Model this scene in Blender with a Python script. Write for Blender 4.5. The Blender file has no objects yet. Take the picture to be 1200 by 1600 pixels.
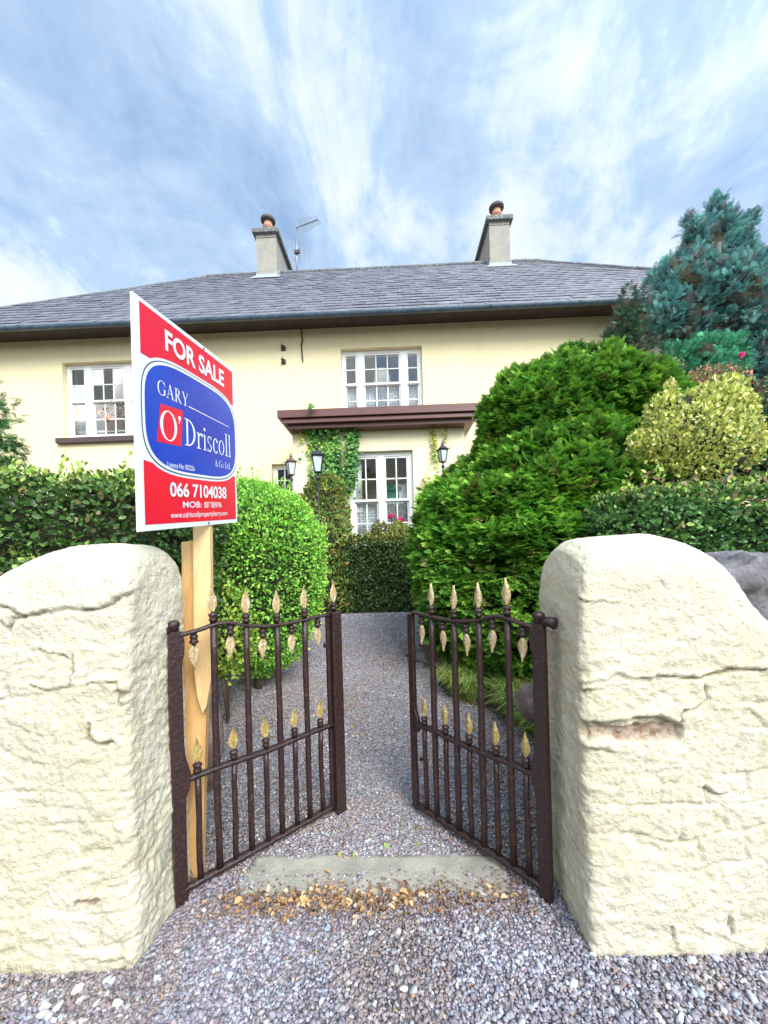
import bpy, bmesh, math, random
import numpy as np
from mathutils import Matrix, Vector
random.seed(7)
RNG = np.random.default_rng(11)
scene = bpy.context.scene
COL = scene.collection

# ------------------------------------------------------------------ camera, sky, sun, exposure
F, PX, PY, ROLL, H = 600.0, 600.0, 875.0, math.radians(1.6), 1.4      # measured on the 1200x1600 photograph
cam_d = bpy.data.cameras.new('camera'); cam = bpy.data.objects.new('camera', cam_d); COL.objects.link(cam)
cam_d.sensor_fit = 'HORIZONTAL'; cam_d.sensor_width = 36; cam_d.lens = 36 * F / 1200
cam_d.shift_y = (PY - 800) / 1200; cam_d.clip_start = 0.05; cam_d.clip_end = 3000
c_, s_ = math.cos(ROLL), math.sin(ROLL)
cam.matrix_world = Matrix(((c_, s_, 0, 0), (0, 0, -1, 0), (-s_, c_, 0, H), (0, 0, 0, 1)))
scene.camera = cam
scene.render.resolution_x, scene.render.resolution_y = 768, 1024

SUN_EL, SUN_AZ = math.radians(40), math.radians(152)      # azimuth clockwise from +Y: behind the camera
world = bpy.data.worlds.new('World'); scene.world = world; world.use_nodes = True
nt = world.node_tree; nt.nodes.clear()
def WN(t, **k):
    n = nt.nodes.new(t)
    for a, b in k.items(): setattr(n, a, b)
    return n
def wmath(op, a, b=None, c=None, clamp=False):
    n = WN('ShaderNodeMath', operation=op); n.use_clamp = clamp
    for i, v in enumerate((a, b, c)):
        if v is None: continue
        if isinstance(v, (int, float)): n.inputs[i].default_value = v
        else: nt.links.new(v, n.inputs[i])
    return n.outputs[0]
def wmix(f, a, b):
    n = WN('ShaderNodeMix', data_type='RGBA')
    for i, v in ((0, f), (6, a), (7, b)):
        if isinstance(v, (int, float)): n.inputs[i].default_value = v
        elif isinstance(v, tuple): n.inputs[i].default_value = (*v, 1)
        else: nt.links.new(v, n.inputs[i])
    return n.outputs[2]
sky = WN('ShaderNodeTexSky', sky_type='NISHITA'); sky.sun_disc = False
sky.sun_elevation = SUN_EL; sky.sun_rotation = SUN_AZ
tc = WN('ShaderNodeTexCoord'); sep = WN('ShaderNodeSeparateXYZ'); nt.links.new(tc.outputs['Generated'], sep.inputs[0])
dx, dy, dz = sep.outputs
den = wmath('ADD', wmath('MAXIMUM', dz, 0.0), 0.46)
cx, cy = wmath('DIVIDE', dx, den), wmath('DIVIDE', dy, den)
cmb = WN('ShaderNodeCombineXYZ'); nt.links.new(cx, cmb.inputs[0]); nt.links.new(cy, cmb.inputs[1])
def wnoise(scale, det, rough, off, sx, sy, dist=0.0, rot=0.0):
    mp = WN('ShaderNodeMapping'); nt.links.new(cmb.outputs[0], mp.inputs[0])
    mp.inputs['Location'].default_value = off; mp.inputs['Scale'].default_value = (sx, sy, 1)
    mp.inputs['Rotation'].default_value = (0, 0, rot)
    n = WN('ShaderNodeTexNoise'); nt.links.new(mp.outputs[0], n.inputs['Vector'])
    n.inputs['Scale'].default_value = scale; n.inputs['Detail'].default_value = det
    n.inputs['Roughness'].default_value = rough; n.inputs['Distortion'].default_value = dist
    return n.outputs['Fac']
n_big = wnoise(1.15, 5, 0.55, (2.2, 6.1, 0), 1.75, 1.1, 0.8, 0.2)
n_st = wnoise(3.0, 7, 0.60, (1.7, 5.2, 0), 1.3, 0.9, 0.9, 0.2)
n_fine = wnoise(10.5, 8, 0.68, (8.0, 2.0, 0), 1.3, 1.0, 0.4, -0.2)
base = wmath('ADD', wmath('MULTIPLY', n_big, 0.38), wmath('ADD', wmath('MULTIPLY', n_st, 0.40), wmath('MULTIPLY', n_fine, 0.16)))
lowz = wmath('MULTIPLY', wmath('SUBTRACT', 0.68, dz), 0.15)
right = wmath('MULTIPLY', dx, -0.055)
dens = wmath('ADD', base, wmath('ADD', lowz, right))
cl = wmath('MULTIPLY', wmath('SUBTRACT', dens, 0.335), 6.0, clamp=True)
cl2 = wmath('MULTIPLY', wmath('SUBTRACT', dens, 0.462), 9.0, clamp=True)
skyc = wmix(1.0, (0, 0, 0), sky.outputs[0])
bri = WN('ShaderNodeMix', data_type='RGBA', blend_type='MULTIPLY'); bri.inputs[0].default_value = 1
nt.links.new(sky.outputs[0], bri.inputs[6]); bri.inputs[7].default_value = (0.10, 0.10, 0.10, 1)   # Nishita at strength 0.10
veil = wmix(0.62, bri.outputs[2], (0.235, 0.375, 0.60))
pale = wmix(cl, veil, (0.40, 0.52, 0.68))
whit = wmix(cl2, pale, (0.64, 0.67, 0.65))
# the cloud veil is brighter round the (hidden) sun behind the camera
sdir = Vector((math.sin(SUN_AZ) * math.cos(SUN_EL), math.cos(SUN_AZ) * math.cos(SUN_EL), math.sin(SUN_EL)))
dp = WN('ShaderNodeVectorMath', operation='DOT_PRODUCT'); nt.links.new(tc.outputs['Generated'], dp.inputs[0]); dp.inputs[1].default_value = sdir
glow = wmath('POWER', wmath('MAXIMUM', dp.outputs['Value'], 0.0), 2.0)
bg = WN('ShaderNodeBackground'); nt.links.new(whit, bg.inputs[0])
nt.links.new(wmath('MULTIPLY_ADD', glow, 2.0, 1.0), bg.inputs[1])
wo = WN('ShaderNodeOutputWorld'); nt.links.new(bg.outputs[0], wo.inputs[0])

sun_d = bpy.data.lights.new('sun', 'SUN'); sun = bpy.data.objects.new('sun', sun_d); COL.objects.link(sun)
sun_d.energy = 2.9; sun_d.angle = math.radians(34); sun_d.color = (1.0, 0.96, 0.88)
sun.rotation_euler = (-sdir).to_track_quat('-Z', 'Y').to_euler(); sun.location = (0, -5, 20)
scene.view_settings.view_transform = 'Standard'; scene.view_settings.look = 'None'
scene.view_settings.gamma = 1; scene.view_settings.exposure = 0.7

# ------------------------------------------------------------------ measuring helpers
def ray(px, py):
    u = (px - PX) / F; v = (PY - py) / F
    return u * c_ + v * s_, -u * s_ + v * c_
def at(px, py, Y):
    x, z = ray(px, py); return Vector((x * Y, Y, H + z * Y))
def gz(x, y):
    t = np.clip((np.asarray(y, float) - 2.2) / 5.0, 0, 1)
    return 0.45 * t * t * (3 - 2 * t)
def G(px, py):
    x, z = ray(px, py); lo, hi = 0.5, 60.0
    for _ in range(50):
        m = (lo + hi) / 2
        if H + z * m > float(gz(0, m)): lo = m
        else: hi = m
    return Vector((x * lo, lo, H + z * lo))

# ------------------------------------------------------------------ noise for geometry
def _hash(ix, iy, iz, seed):
    h = (ix * 374761393 + iy * 668265263 + iz * 2147483647 + seed * 974634777) & 0xffffffff
    h = ((h ^ (h >> 13)) * 1274126177) & 0xffffffff
    h = ((h ^ (h >> 15)) * 2246822519) & 0xffffffff
    return ((h ^ (h >> 16)) & 0xffff) / 32767.5 - 1
def vnoise(P, freq, seed=0):
    p = np.asarray(P) * freq; i = np.floor(p).astype(np.int64); f = p - i; f = f * f * (3 - 2 * f)
    r = 0
    for a in (0, 1):
        for b in (0, 1):
            for c in (0, 1):
                w = (f[:, 0] if a else 1 - f[:, 0]) * (f[:, 1] if b else 1 - f[:, 1]) * (f[:, 2] if c else 1 - f[:, 2])
                r = r + w * _hash(i[:, 0] + a, i[:, 1] + b, i[:, 2] + c, seed)
    return r
def fbm(P, freq, octv=4, seed=0, gain=0.5):
    r = 0; a = 1; t = 0
    for k in range(octv):
        r = r + a * vnoise(P, freq * 2 ** k, seed + k * 17); t += a; a *= gain
    return r / t

# ------------------------------------------------------------------ materials
def mat(name, col, rough=0.6, metal=0.0, noise=None, bump=None, attr=False, transl=0.0, spec=0.5, extra=None):
    """noise: (scale, colour2, low, high[, detail]); bump: list of (kind, scale, strength, distance)"""
    m = bpy.data.materials.new(name); m.use_nodes = True; t = m.node_tree; N = t.nodes; L = t.links
    b = N['Principled BSDF']; b.inputs['Roughness'].default_value = rough; b.inputs['Metallic'].default_value = metal
    b.inputs['Specular IOR Level'].default_value = spec
    tcn = N.new('ShaderNodeTexCoord'); co = tcn.outputs['Object']
    if attr:
        a = N.new('ShaderNodeVertexColor'); a.layer_name = 'Col'; c = a.outputs[0]
    else:
        r = N.new('ShaderNodeRGB'); r.outputs[0].default_value = (*col, 1); c = r.outputs[0]
    for nz in (noise if isinstance(noise, list) else [noise] if noise else []):
        sc, c2, lo, hi = nz[:4]
        n = N.new('ShaderNodeTexNoise'); n.inputs['Scale'].default_value = sc; n.inputs['Detail'].default_value = nz[4] if len(nz) > 4 else 6
        n.inputs['Roughness'].default_value = 0.6
        if len(nz) > 5:
            mp = N.new('ShaderNodeMapping'); mp.inputs['Scale'].default_value = nz[5]; L.new(co, mp.inputs[0]); L.new(mp.outputs[0], n.inputs['Vector'])
        else: L.new(co, n.inputs['Vector'])
        mr = N.new('ShaderNodeMapRange'); mr.inputs[1].default_value = lo; mr.inputs[2].default_value = hi; L.new(n.outputs['Fac'], mr.inputs[0])
        mx = N.new('ShaderNodeMix'); mx.data_type = 'RGBA'; L.new(mr.outputs[0], mx.inputs[0]); L.new(c, mx.inputs[6]); mx.inputs[7].default_value = (*c2, 1)
        c = mx.outputs[2]
    if extra: c = extra(t, co, c, b)
    L.new(c, b.inputs['Base Color'])
    prev = None
    for kind, sc, st, dist in (bump or []):
        if kind == 'noise':
            n = N.new('ShaderNodeTexNoise'); n.inputs['Scale'].default_value = sc; n.inputs['Detail'].default_value = 8; n.inputs['Roughness'].default_value = 0.62; o = n.outputs['Fac']
        else:
            n = N.new('ShaderNodeTexVoronoi'); n.inputs['Scale'].default_value = sc; o = n.outputs['Distance']
        L.new(co, n.inputs['Vector'])
        bp = N.new('ShaderNodeBump'); bp.inputs['Strength'].default_value = st; bp.inputs['Distance'].default_value = dist
        L.new(o, bp.inputs['Height'])
        if prev: L.new(prev, bp.inputs['Normal'])
        prev = bp.outputs[0]
    if prev: L.new(prev, b.inputs['Normal'])
    if transl:
        tr = N.new('ShaderNodeBsdfTranslucent'); L.new(c, tr.inputs[0]); ms = N.new('ShaderNodeMixShader'); ms.inputs[0].default_value = transl
        L.new(b.outputs[0], ms.inputs[1]); L.new(tr.outputs[0], ms.inputs[2]); L.new(ms.outputs[0], N['Material Output'].inputs[0])
    return m
def glass_mat(name, fac, tint=(0.92, 0.96, 0.98)):
    m = bpy.data.materials.new(name); m.use_nodes = True; t = m.node_tree; N = t.nodes; L = t.links
    N.remove(N['Principled BSDF'])
    a = N.new('ShaderNodeBsdfTransparent'); a.inputs[0].default_value = (*tint, 1)
    g = N.new('ShaderNodeBsdfGlossy'); g.inputs['Roughness'].default_value = 0.015
    n = N.new('ShaderNodeTexNoise'); n.inputs['Scale'].default_value = 2.2; tcn = N.new('ShaderNodeTexCoord'); L.new(tcn.outputs['Object'], n.inputs['Vector'])
    bp = N.new('ShaderNodeBump'); bp.inputs['Strength'].default_value = 0.25; bp.inputs['Distance'].default_value = 0.02; L.new(n.outputs['Fac'], bp.inputs['Height']); L.new(bp.outputs[0], g.inputs['Normal'])
    lw = N.new('ShaderNodeFresnel'); lw.inputs[0].default_value = 1.5
    ad = N.new('ShaderNodeMath'); ad.operation = 'ADD'; ad.use_clamp = True; ad.inputs[1].default_value = fac; L.new(lw.outputs[0], ad.inputs[0])
    ms = N.new('ShaderNodeMixShader'); L.new(ad.outputs[0], ms.inputs[0]); L.new(a.outputs[0], ms.inputs[1]); L.new(g.outputs[0], ms.inputs[2])
    L.new(ms.outputs[0], N['Material Output'].inputs[0]); return m

def pillar_extra(t, co, c, b):
    N, L = t.nodes, t.links
    a = N.new('ShaderNodeVertexColor'); a.layer_name = 'Col'
    sp = N.new('ShaderNodeSeparateColor'); L.new(a.outputs[0], sp.inputs[0])
    # exposed rubble and brick where the render has fallen away (red), old dirt lodged in cracks plus painted crevice shade (green)
    n = N.new('ShaderNodeTexNoise'); n.inputs['Scale'].default_value = 38; L.new(co, n.inputs['Vector'])
    cr = N.new('ShaderNodeValToRGB'); L.new(n.outputs['Fac'], cr.inputs[0])
    e = cr.color_ramp.elements; e[0].position = 0.35; e[0].color = (0.30, 0.17, 0.10, 1); e[1].position = 0.62; e[1].color = (0.50, 0.42, 0.33, 1)
    m1 = N.new('ShaderNodeMix'); m1.data_type = 'RGBA'; L.new(sp.outputs[0], m1.inputs[0]); L.new(c, m1.inputs[6]); L.new(cr.outputs[0], m1.inputs[7])
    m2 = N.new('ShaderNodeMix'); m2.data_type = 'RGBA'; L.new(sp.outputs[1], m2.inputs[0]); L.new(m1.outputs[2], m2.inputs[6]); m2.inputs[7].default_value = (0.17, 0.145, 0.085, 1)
    return m2.outputs[2]
def gravel_extra(scale, cols):
    def f(t, co, c, b):
        N, L = t.nodes, t.links
        v = N.new('ShaderNodeTexVoronoi'); v.inputs['Scale'].default_value = scale; L.new(co, v.inputs['Vector'])
        sp = N.new('ShaderNodeSeparateColor'); L.new(v.outputs['Color'], sp.inputs[0])
        cr = N.new('ShaderNodeValToRGB'); L.new(sp.outputs[0], cr.inputs[0]); cr.color_ramp.interpolation = 'CONSTANT'
        e = cr.color_ramp.elements
        while len(e) < len(cols): e.new(0.5)
        for k, q in enumerate(cols): e[k].position = k / len(cols); e[k].color = (*q, 1)
        mx = N.new('ShaderNodeMix'); mx.data_type = 'RGBA'; mx.inputs[0].default_value = 0.8; L.new(c, mx.inputs[6]); L.new(cr.outputs[0], mx.inputs[7])
        return mx.outputs[2]
    return f
def streak_extra(t, co, c, b):      # faint rain streaks and patches on the painted walls
    N, L = t.nodes, t.links
    mp = N.new('ShaderNodeMapping'); mp.inputs['Scale'].default_value = (5, 5, 0.35); L.new(co, mp.inputs[0])
    n = N.new('ShaderNodeTexNoise'); n.inputs['Scale'].default_value = 1.2; n.inputs['Detail'].default_value = 7; L.new(mp.outputs[0], n.inputs['Vector'])
    mr = N.new('ShaderNodeMapRange'); mr.inputs[1].default_value = 0.52; mr.inputs[2].default_value = 0.85; mr.inputs[4].default_value = 0.5; L.new(n.outputs['Fac'], mr.inputs[0])
    mx = N.new('ShaderNodeMix'); mx.data_type = 'RGBA'; L.new(mr.outputs[0], mx.inputs[0]); L.new(c, mx.inputs[6]); mx.inputs[7].default_value = (0.70, 0.62, 0.36, 1)
    return mx.outputs[2]
STONES = [(0.20, 0.17, 0.20), (0.30, 0.27, 0.31), (0.25, 0.21, 0.22), (0.38, 0.36, 0.40), (0.17, 0.15, 0.18), (0.33, 0.30, 0.31), (0.28, 0.22, 0.23), (0.22, 0.22, 0.26), (0.45, 0.45, 0.48)]
M = dict(
 wall=mat('cream_wall_paint', (0.80, 0.71, 0.45), 0.8, noise=(0.9, (0.76, 0.66, 0.40), 0.45, 0.8), bump=[('noise', 14, 0.25, 0.02), ('noise', 1.3, 0.35, 0.08)], extra=streak_extra),
 pillar=mat('cream_masonry_paint', (0.665, 0.605, 0.43), 0.8, noise=[(1.6, (0.70, 0.66, 0.52), 0.4, 0.7), (24, (0.66, 0.59, 0.36), 0.56, 0.80), (7, (0.72, 0.68, 0.56), 0.52, 0.72)], bump=[('noise', 26, 0.7, 0.03), ('noise', 70, 0.6, 0.012), ('noise', 200, 0.35, 0.004)], extra=pillar_extra),
 slate=mat('roof_slate', (0.2, 0.2, 0.25), 0.5, attr=True, noise=[(9, (0.24, 0.24, 0.30), 0.5, 0.75), (2.0, (0.30, 0.31, 0.34), 0.58, 0.75)], bump=[('noise', 30, 0.4, 0.01)], spec=0.3),
 ridge=mat('ridge_tile', (0.11, 0.12, 0.14), 0.7, noise=(12, (0.24, 0.25, 0.24), 0.45, 0.7)),
 lead=mat('lead_flashing', (0.30, 0.36, 0.40), 0.6, noise=(9, (0.45, 0.47, 0.46), 0.45, 0.7)),
 gutter=mat('blue_grey_gutter_plastic', (0.045, 0.075, 0.115), 0.3, noise=(6, (0.09, 0.13, 0.17), 0.4, 0.7)),
 soffit=mat('dark_brown_soffit', (0.038, 0.026, 0.024), 0.6, noise=(5, (0.06, 0.042, 0.04), 0.4, 0.7)),
 canopy=mat('maroon_painted_timber', (0.145, 0.058, 0.050), 0.38, noise=(7, (0.10, 0.038, 0.036), 0.35, 0.7, 6, (0.3, 3, 3)), bump=[('noise', 20, 0.15, 0.004)]),
 frame=mat('white_window_paint', (0.82, 0.83, 0.83), 0.4, noise=(14, (0.66, 0.66, 0.62), 0.62, 0.8)),
 sill=mat('brown_sill_paint', (0.075, 0.045, 0.045), 0.5, noise=(9, (0.16, 0.12, 0.11), 0.6, 0.8)),
 render=mat('grey_cement_render', (0.34, 0.325, 0.275), 0.9, noise=(5, (0.27, 0.265, 0.235), 0.4, 0.7), bump=[('noise', 40, 0.3, 0.01)]),
 cap=mat('mossy_concrete_cap', (0.13, 0.14, 0.13), 0.9, noise=(20, (0.34, 0.36, 0.34), 0.5, 0.65), bump=[('noise', 25, 0.6, 0.02)]),
 terracotta=mat('terracotta', (0.60, 0.27, 0.17), 0.8, noise=(12, (0.45, 0.22, 0.16), 0.45, 0.7)),
 darkclay=mat('sooty_clay', (0.075, 0.065, 0.07), 0.7, noise=(15, (0.16, 0.15, 0.15), 0.5, 0.7)),
 alu=mat('weathered_aluminium', (0.35, 0.38, 0.42), 0.4, 0.7, noise=(20, (0.25, 0.26, 0.29), 0.45, 0.7)),
 iron=mat('brown_gate_paint', (0.030, 0.0145, 0.0135), 0.30, noise=[(60, (0.065, 0.036, 0.033), 0.52, 0.66), (170, (0.28, 0.22, 0.20), 0.70, 0.76), (18, (0.13, 0.05, 0.03), 0.66, 0.76)], bump=[('noise', 70, 0.7, 0.006), ('noise', 220, 0.5, 0.002)]),
 gold=mat('gold_leaf_paint', (0.50, 0.38, 0.19), 0.42, 0.15, noise=[(45, (0.62, 0.54, 0.39), 0.5, 0.62), (95, (0.22, 0.12, 0.05), 0.56, 0.66)], bump=[('noise', 120, 0.6, 0.004)]),
 goldrust=mat('tarnished_gold_paint', (0.40, 0.29, 0.09), 0.45, 0.15, noise=[(60, (0.62, 0.50, 0.25), 0.5, 0.65), (70, (0.24, 0.12, 0.05), 0.56, 0.68)], bump=[('noise', 120, 0.6, 0.004)]),
 pine=mat('new_pine', (0.72, 0.43, 0.165), 0.6, noise=[(6, (0.60, 0.30, 0.09), 0.45, 0.75, 6, (6, 6, 0.35)), (3.2, (0.80, 0.53, 0.26), 0.5, 0.7, 4, (9, 9, 0.15))], bump=[('noise', 30, 0.2, 0.004)]),
 pine2=mat('pine_pole', (0.78, 0.52, 0.25), 0.6, noise=[(6, (0.62, 0.36, 0.13), 0.5, 0.8, 6, (8, 8, 0.3)), (22, (0.35, 0.18, 0.07), 0.77, 0.83, 3, (1, 1, 0.4))], bump=[('noise', 30, 0.2, 0.004)]),
 signwhite=mat('sign_white', (0.80, 0.82, 0.85), 0.35, noise=(3, (0.74, 0.78, 0.84), 0.4, 0.7)),
 red=mat('sign_red', (0.80, 0.008, 0.022), 0.35, noise=(2.5, (0.72, 0.008, 0.06), 0.4, 0.7)),
 blue=mat('sign_blue', (0.008, 0.035, 0.42), 0.3, noise=(2.5, (0.012, 0.07, 0.50), 0.4, 0.7)),
 ink=mat('sign_dark_line', (0.02, 0.05, 0.10), 0.4),
 concrete=mat('worn_concrete', (0.40, 0.37, 0.30), 0.9, noise=[(7, (0.27, 0.26, 0.21), 0.4, 0.65), (90, (0.42, 0.41, 0.37), 0.58, 0.7)], bump=[('noise', 60, 0.6, 0.008)]),
 greystone=mat('grey_field_stone', (0.15, 0.135, 0.15), 0.9, noise=[(9, (0.26, 0.24, 0.26), 0.45, 0.65), (30, (0.12, 0.11, 0.13), 0.55, 0.7)], bump=[('noise', 22, 0.9, 0.03), ('noise', 90, 0.5, 0.006)]),
 brownstone=mat('brown_field_stone', (0.20, 0.14, 0.13), 0.9, noise=[(12, (0.34, 0.27, 0.25), 0.45, 0.65)], bump=[('noise', 30, 0.8, 0.02)]),
 soil=mat('garden_soil', (0.09, 0.06, 0.045), 0.95, noise=[(14, (0.19, 0.12, 0.085), 0.42, 0.6), (0.8, (0.10, 0.10, 0.05), 0.5, 0.7)], bump=[('noise', 30, 0.9, 0.02)]),
 gravelbed=mat('gravel_bed', (0.25, 0.22, 0.24), 0.9, noise=(1.4, (0.22, 0.17, 0.16), 0.45, 0.75), bump=[('voronoi', 75, 1.0, 0.012), ('noise', 50, 0.3, 0.01)], extra=gravel_extra(75, STONES)),
 pebble=mat('pebble', (0.3, 0.3, 0.3), 0.75, attr=True, noise=(140, (0.42, 0.40, 0.42), 0.62, 0.8)),
 litter=mat('dry_leaf', (0.5, 0.3, 0.1), 0.7, attr=True, noise=(60, (0.25, 0.13, 0.06), 0.55, 0.75), transl=0.15),
 leaf=mat('glossy_leaf', (0.1, 0.2, 0.05), 0.42, attr=True, transl=0.22, spec=0.4),
 matte=mat('matte_leaf', (0.1, 0.2, 0.05), 0.65, attr=True, transl=0.22, spec=0.25),
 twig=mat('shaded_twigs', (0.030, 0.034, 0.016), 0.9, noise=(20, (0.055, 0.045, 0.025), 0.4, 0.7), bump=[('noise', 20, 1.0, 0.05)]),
 bark=mat('bark', (0.14, 0.10, 0.075), 0.9, noise=(10, (0.24, 0.19, 0.15), 0.45, 0.7, 6, (3, 3, 0.6)), bump=[('noise', 25, 0.8, 0.02)]),
 lampblack=mat('black_lantern_paint', (0.022, 0.024, 0.032), 0.35, noise=(30, (0.06, 0.06, 0.075), 0.55, 0.7)),
 lamprust=mat('rusty_lantern_metal', (0.085, 0.055, 0.045), 0.6, noise=(30, (0.17, 0.11, 0.08), 0.5, 0.7)),
 lampglass=mat('frosted_lantern_glass', (0.62, 0.70, 0.70), 0.25, noise=(9, (0.42, 0.50, 0.50), 0.4, 0.7)),
 lace=mat('white_lace', (0.86, 0.89, 0.92), 0.8, transl=0.4),
 white=mat('white_cloth', (0.80, 0.79, 0.76), 0.8),
 inside=mat('dark_room', (0.03, 0.03, 0.03), 0.9, noise=(2, (0.02, 0.02, 0.02), 0.4, 0.7)),
 greenbox=mat('green_enamel', (0.03, 0.20, 0.12), 0.4, noise=(30, (0.05, 0.30, 0.18), 0.5, 0.6)),
 plaster=mat('patched_porch_paint', (0.84, 0.76, 0.54), 0.8, noise=(4, (0.80, 0.68, 0.42), 0.5, 0.75), bump=[('noise', 14, 0.3, 0.02)]),
 pink=mat('pink_petal', (0.75, 0.03, 0.25), 0.5, transl=0.2), darkpaint=mat('dark_hook_paint', (0.05, 0.04, 0.035), 0.6),
 glass=glass_mat('window_glass', -0.012), glassup=glass_mat('upper_window_glass', 0.07),
)
# lace: a woven pattern of holes with a scalloped look
def make_lace():
    m = M['lace']; t = m.node_tree; N, L = t.nodes, t.links
    out = N['Material Output']; src = out.inputs[0].links[0].from_socket
    tcn = N.new('ShaderNodeTexCoord'); v = N.new('ShaderNodeTexVoronoi'); v.inputs['Scale'].default_value = 17; L.new(tcn.outputs['Object'], v.inputs['Vector'])
    w = N.new('ShaderNodeTexWave'); w.inputs['Scale'].default_value = 5.5; w.inputs['Distortion'].default_value = 3; w.bands_direction = 'Z'; L.new(tcn.outputs['Object'], w.inputs['Vector'])
    a = N.new('ShaderNodeMath'); a.operation = 'MULTIPLY_ADD'; a.inputs[1].default_value = 0.55; L.new(w.outputs['Fac'], a.inputs[0]); L.new(v.outputs['Distance'], a.inputs[2])
    mr = N.new('ShaderNodeMapRange'); mr.inputs[1].default_value = 0.45; mr.inputs[2].default_value = 0.75; mr.inputs[3].default_value = 0.0; mr.inputs[4].default_value = 0.42; L.new(a.outputs[0], mr.inputs[0])
    tr = N.new('ShaderNodeBsdfTransparent'); ms = N.new('ShaderNodeMixShader'); L.new(mr.outputs[0], ms.inputs[0]); L.new(src, ms.inputs[1]); L.new(tr.outputs[0], ms.inputs[2]); L.new(ms.outputs[0], out.inputs[0])
make_lace()

# ------------------------------------------------------------------ object helpers
def tag(o, label=None, cat=None, group=None, kind=None):
    if label: o['label'] = label
    if cat: o['category'] = cat
    if group: o['group'] = group
    if kind: o['kind'] = kind
    return o
def empty(name, loc, label, cat, rz=0.0, group=None):
    o = bpy.data.objects.new(name, None); COL.objects.link(o); o.location = loc; o.rotation_euler = (0, 0, rz); o.empty_display_size = 0.2
    return tag(o, label, cat, group)
class MB:
    def __init__(s): s.v = []; s.f = []
    def poly(s, pts, faces):
        n = len(s.v); s.v += [tuple(p) for p in pts]; s.f += [tuple(i + n for i in f) for f in faces]; return s
    def box(s, x0, x1, y0, y1, z0, z1, rot=None, c=None):
        p = [Vector((x, y, z)) for z in (z0, z1) for y in (y0, y1) for x in (x0, x1)]
        if rot is not None: p = [c + rot @ (q - c) for q in p]
        return s.poly(p, [(0, 2, 3, 1), (4, 5, 7, 6), (0, 1, 5, 4), (2, 6, 7, 3), (0, 4, 6, 2), (1, 3, 7, 5)])
    def tube(s, pts, rad, n=8, cap=True, sq=False):
        pts = [Vector(p) for p in pts]; rad = rad if isinstance(rad, (list, tuple)) else [rad] * len(pts)
        b = len(s.v); ref = None
        for i, p in enumerate(pts):
            d = (pts[min(i + 1, len(pts) - 1)] - pts[max(i - 1, 0)]).normalized()
            if ref is None: ref = d.orthogonal().normalized() if not (sq and abs(d.z) > .9) else Vector((1, 0, 0))
            a = (ref - d * ref.dot(d)).normalized(); ref = a; c = d.cross(a)
            for k in range(n):
                t = 2 * math.pi * (k + (0.5 if sq else 0)) / n; s.v.append(tuple(p + (a * math.cos(t) + c * math.sin(t)) * rad[i]))
        for i in range(len(pts) - 1):
            for k in range(n):
                s.f.append((b + i * n + k, b + i * n + (k + 1) % n, b + (i + 1) * n + (k + 1) % n, b + (i + 1) * n + k))
        if cap:
            s.f.append(tuple(b + k for k in reversed(range(n)))); s.f.append(tuple(b + (len(pts) - 1) * n + k for k in range(n)))
        return s
    def lathe(s, c, prof, n=12, ax=None):
        c = Vector(c); return s.tube([c + Vector((0, 0, z)) for z, r in prof], [max(r, 1e-4) for z, r in prof], n)
    def prism(s, pts, y0, y1, holes=None):          # outline in (x,z), thickness along y
        n = len(pts); return s.poly([(x, y0, z) for x, z in pts] + [(x, y1, z) for x, z in pts],
            [tuple(range(n)), tuple(reversed(range(n, 2 * n)))] + [(i, n + i, n + (i + 1) % n, (i + 1) % n) for i in range(n)])
    def build(s, name, m, parent=None, off=(0, 0, 0), smooth=False, bevel=0):
        me = bpy.data.meshes.new(name); me.from_pydata([(a - off[0], b - off[1], c - off[2]) for a, b, c in s.v], [], s.f)
        o = bpy.data.objects.new(name, me); COL.objects.link(o); o.data.materials.append(M[m] if isinstance(m, str) else m)
        bm = bmesh.new(); bm.from_mesh(me); bmesh.ops.recalc_face_normals(bm, faces=bm.faces); bm.to_mesh(me); bm.free()
        if smooth: me.polygons.foreach_set('use_smooth', [True] * len(me.polygons))
        if bevel:
            md = o.modifiers.new('b', 'BEVEL'); md.width = bevel; md.segments = 2; md.limit_method = 'ANGLE'
        if parent: o.parent = parent
        return o
def np_mesh(name, V, Fc, m, C=None, parent=None, off=(0, 0, 0), smooth=False):
    V = (np.asarray(V, np.float32) - np.asarray(off, np.float32)); Fc = np.asarray(Fc, np.int32); k = Fc.shape[1]
    if C is not None and m in ('leaf', 'matte'): C = (np.asarray(C) * 1.3).clip(0, .85)
    me = bpy.data.meshes.new(name); me.vertices.add(len(V)); me.vertices.foreach_set('co', V.ravel())
    me.loops.add(Fc.size); me.loops.foreach_set('vertex_index', Fc.ravel())
    me.polygons.add(len(Fc)); me.polygons.foreach_set('loop_start', np.arange(0, Fc.size, k, dtype=np.int32)); me.polygons.foreach_set('loop_total', np.full(len(Fc), k, np.int32))
    if smooth: me.polygons.foreach_set('use_smooth', np.ones(len(Fc), bool))
    if C is not None:
        ca = me.color_attributes.new('Col', 'FLOAT_COLOR', 'POINT'); C4 = np.ones((len(V), 4), np.float32); C4[:, :3] = C; ca.data.foreach_set('color', C4.ravel())
    me.update(calc_edges=True); me.validate()
    o = bpy.data.objects.new(name, me); COL.objects.link(o); me.materials.append(M[m])
    if parent: o.parent = parent
    return o
def unit(a): return a / np.maximum(np.linalg.norm(a, axis=-1, keepdims=True), 1e-9)
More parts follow.
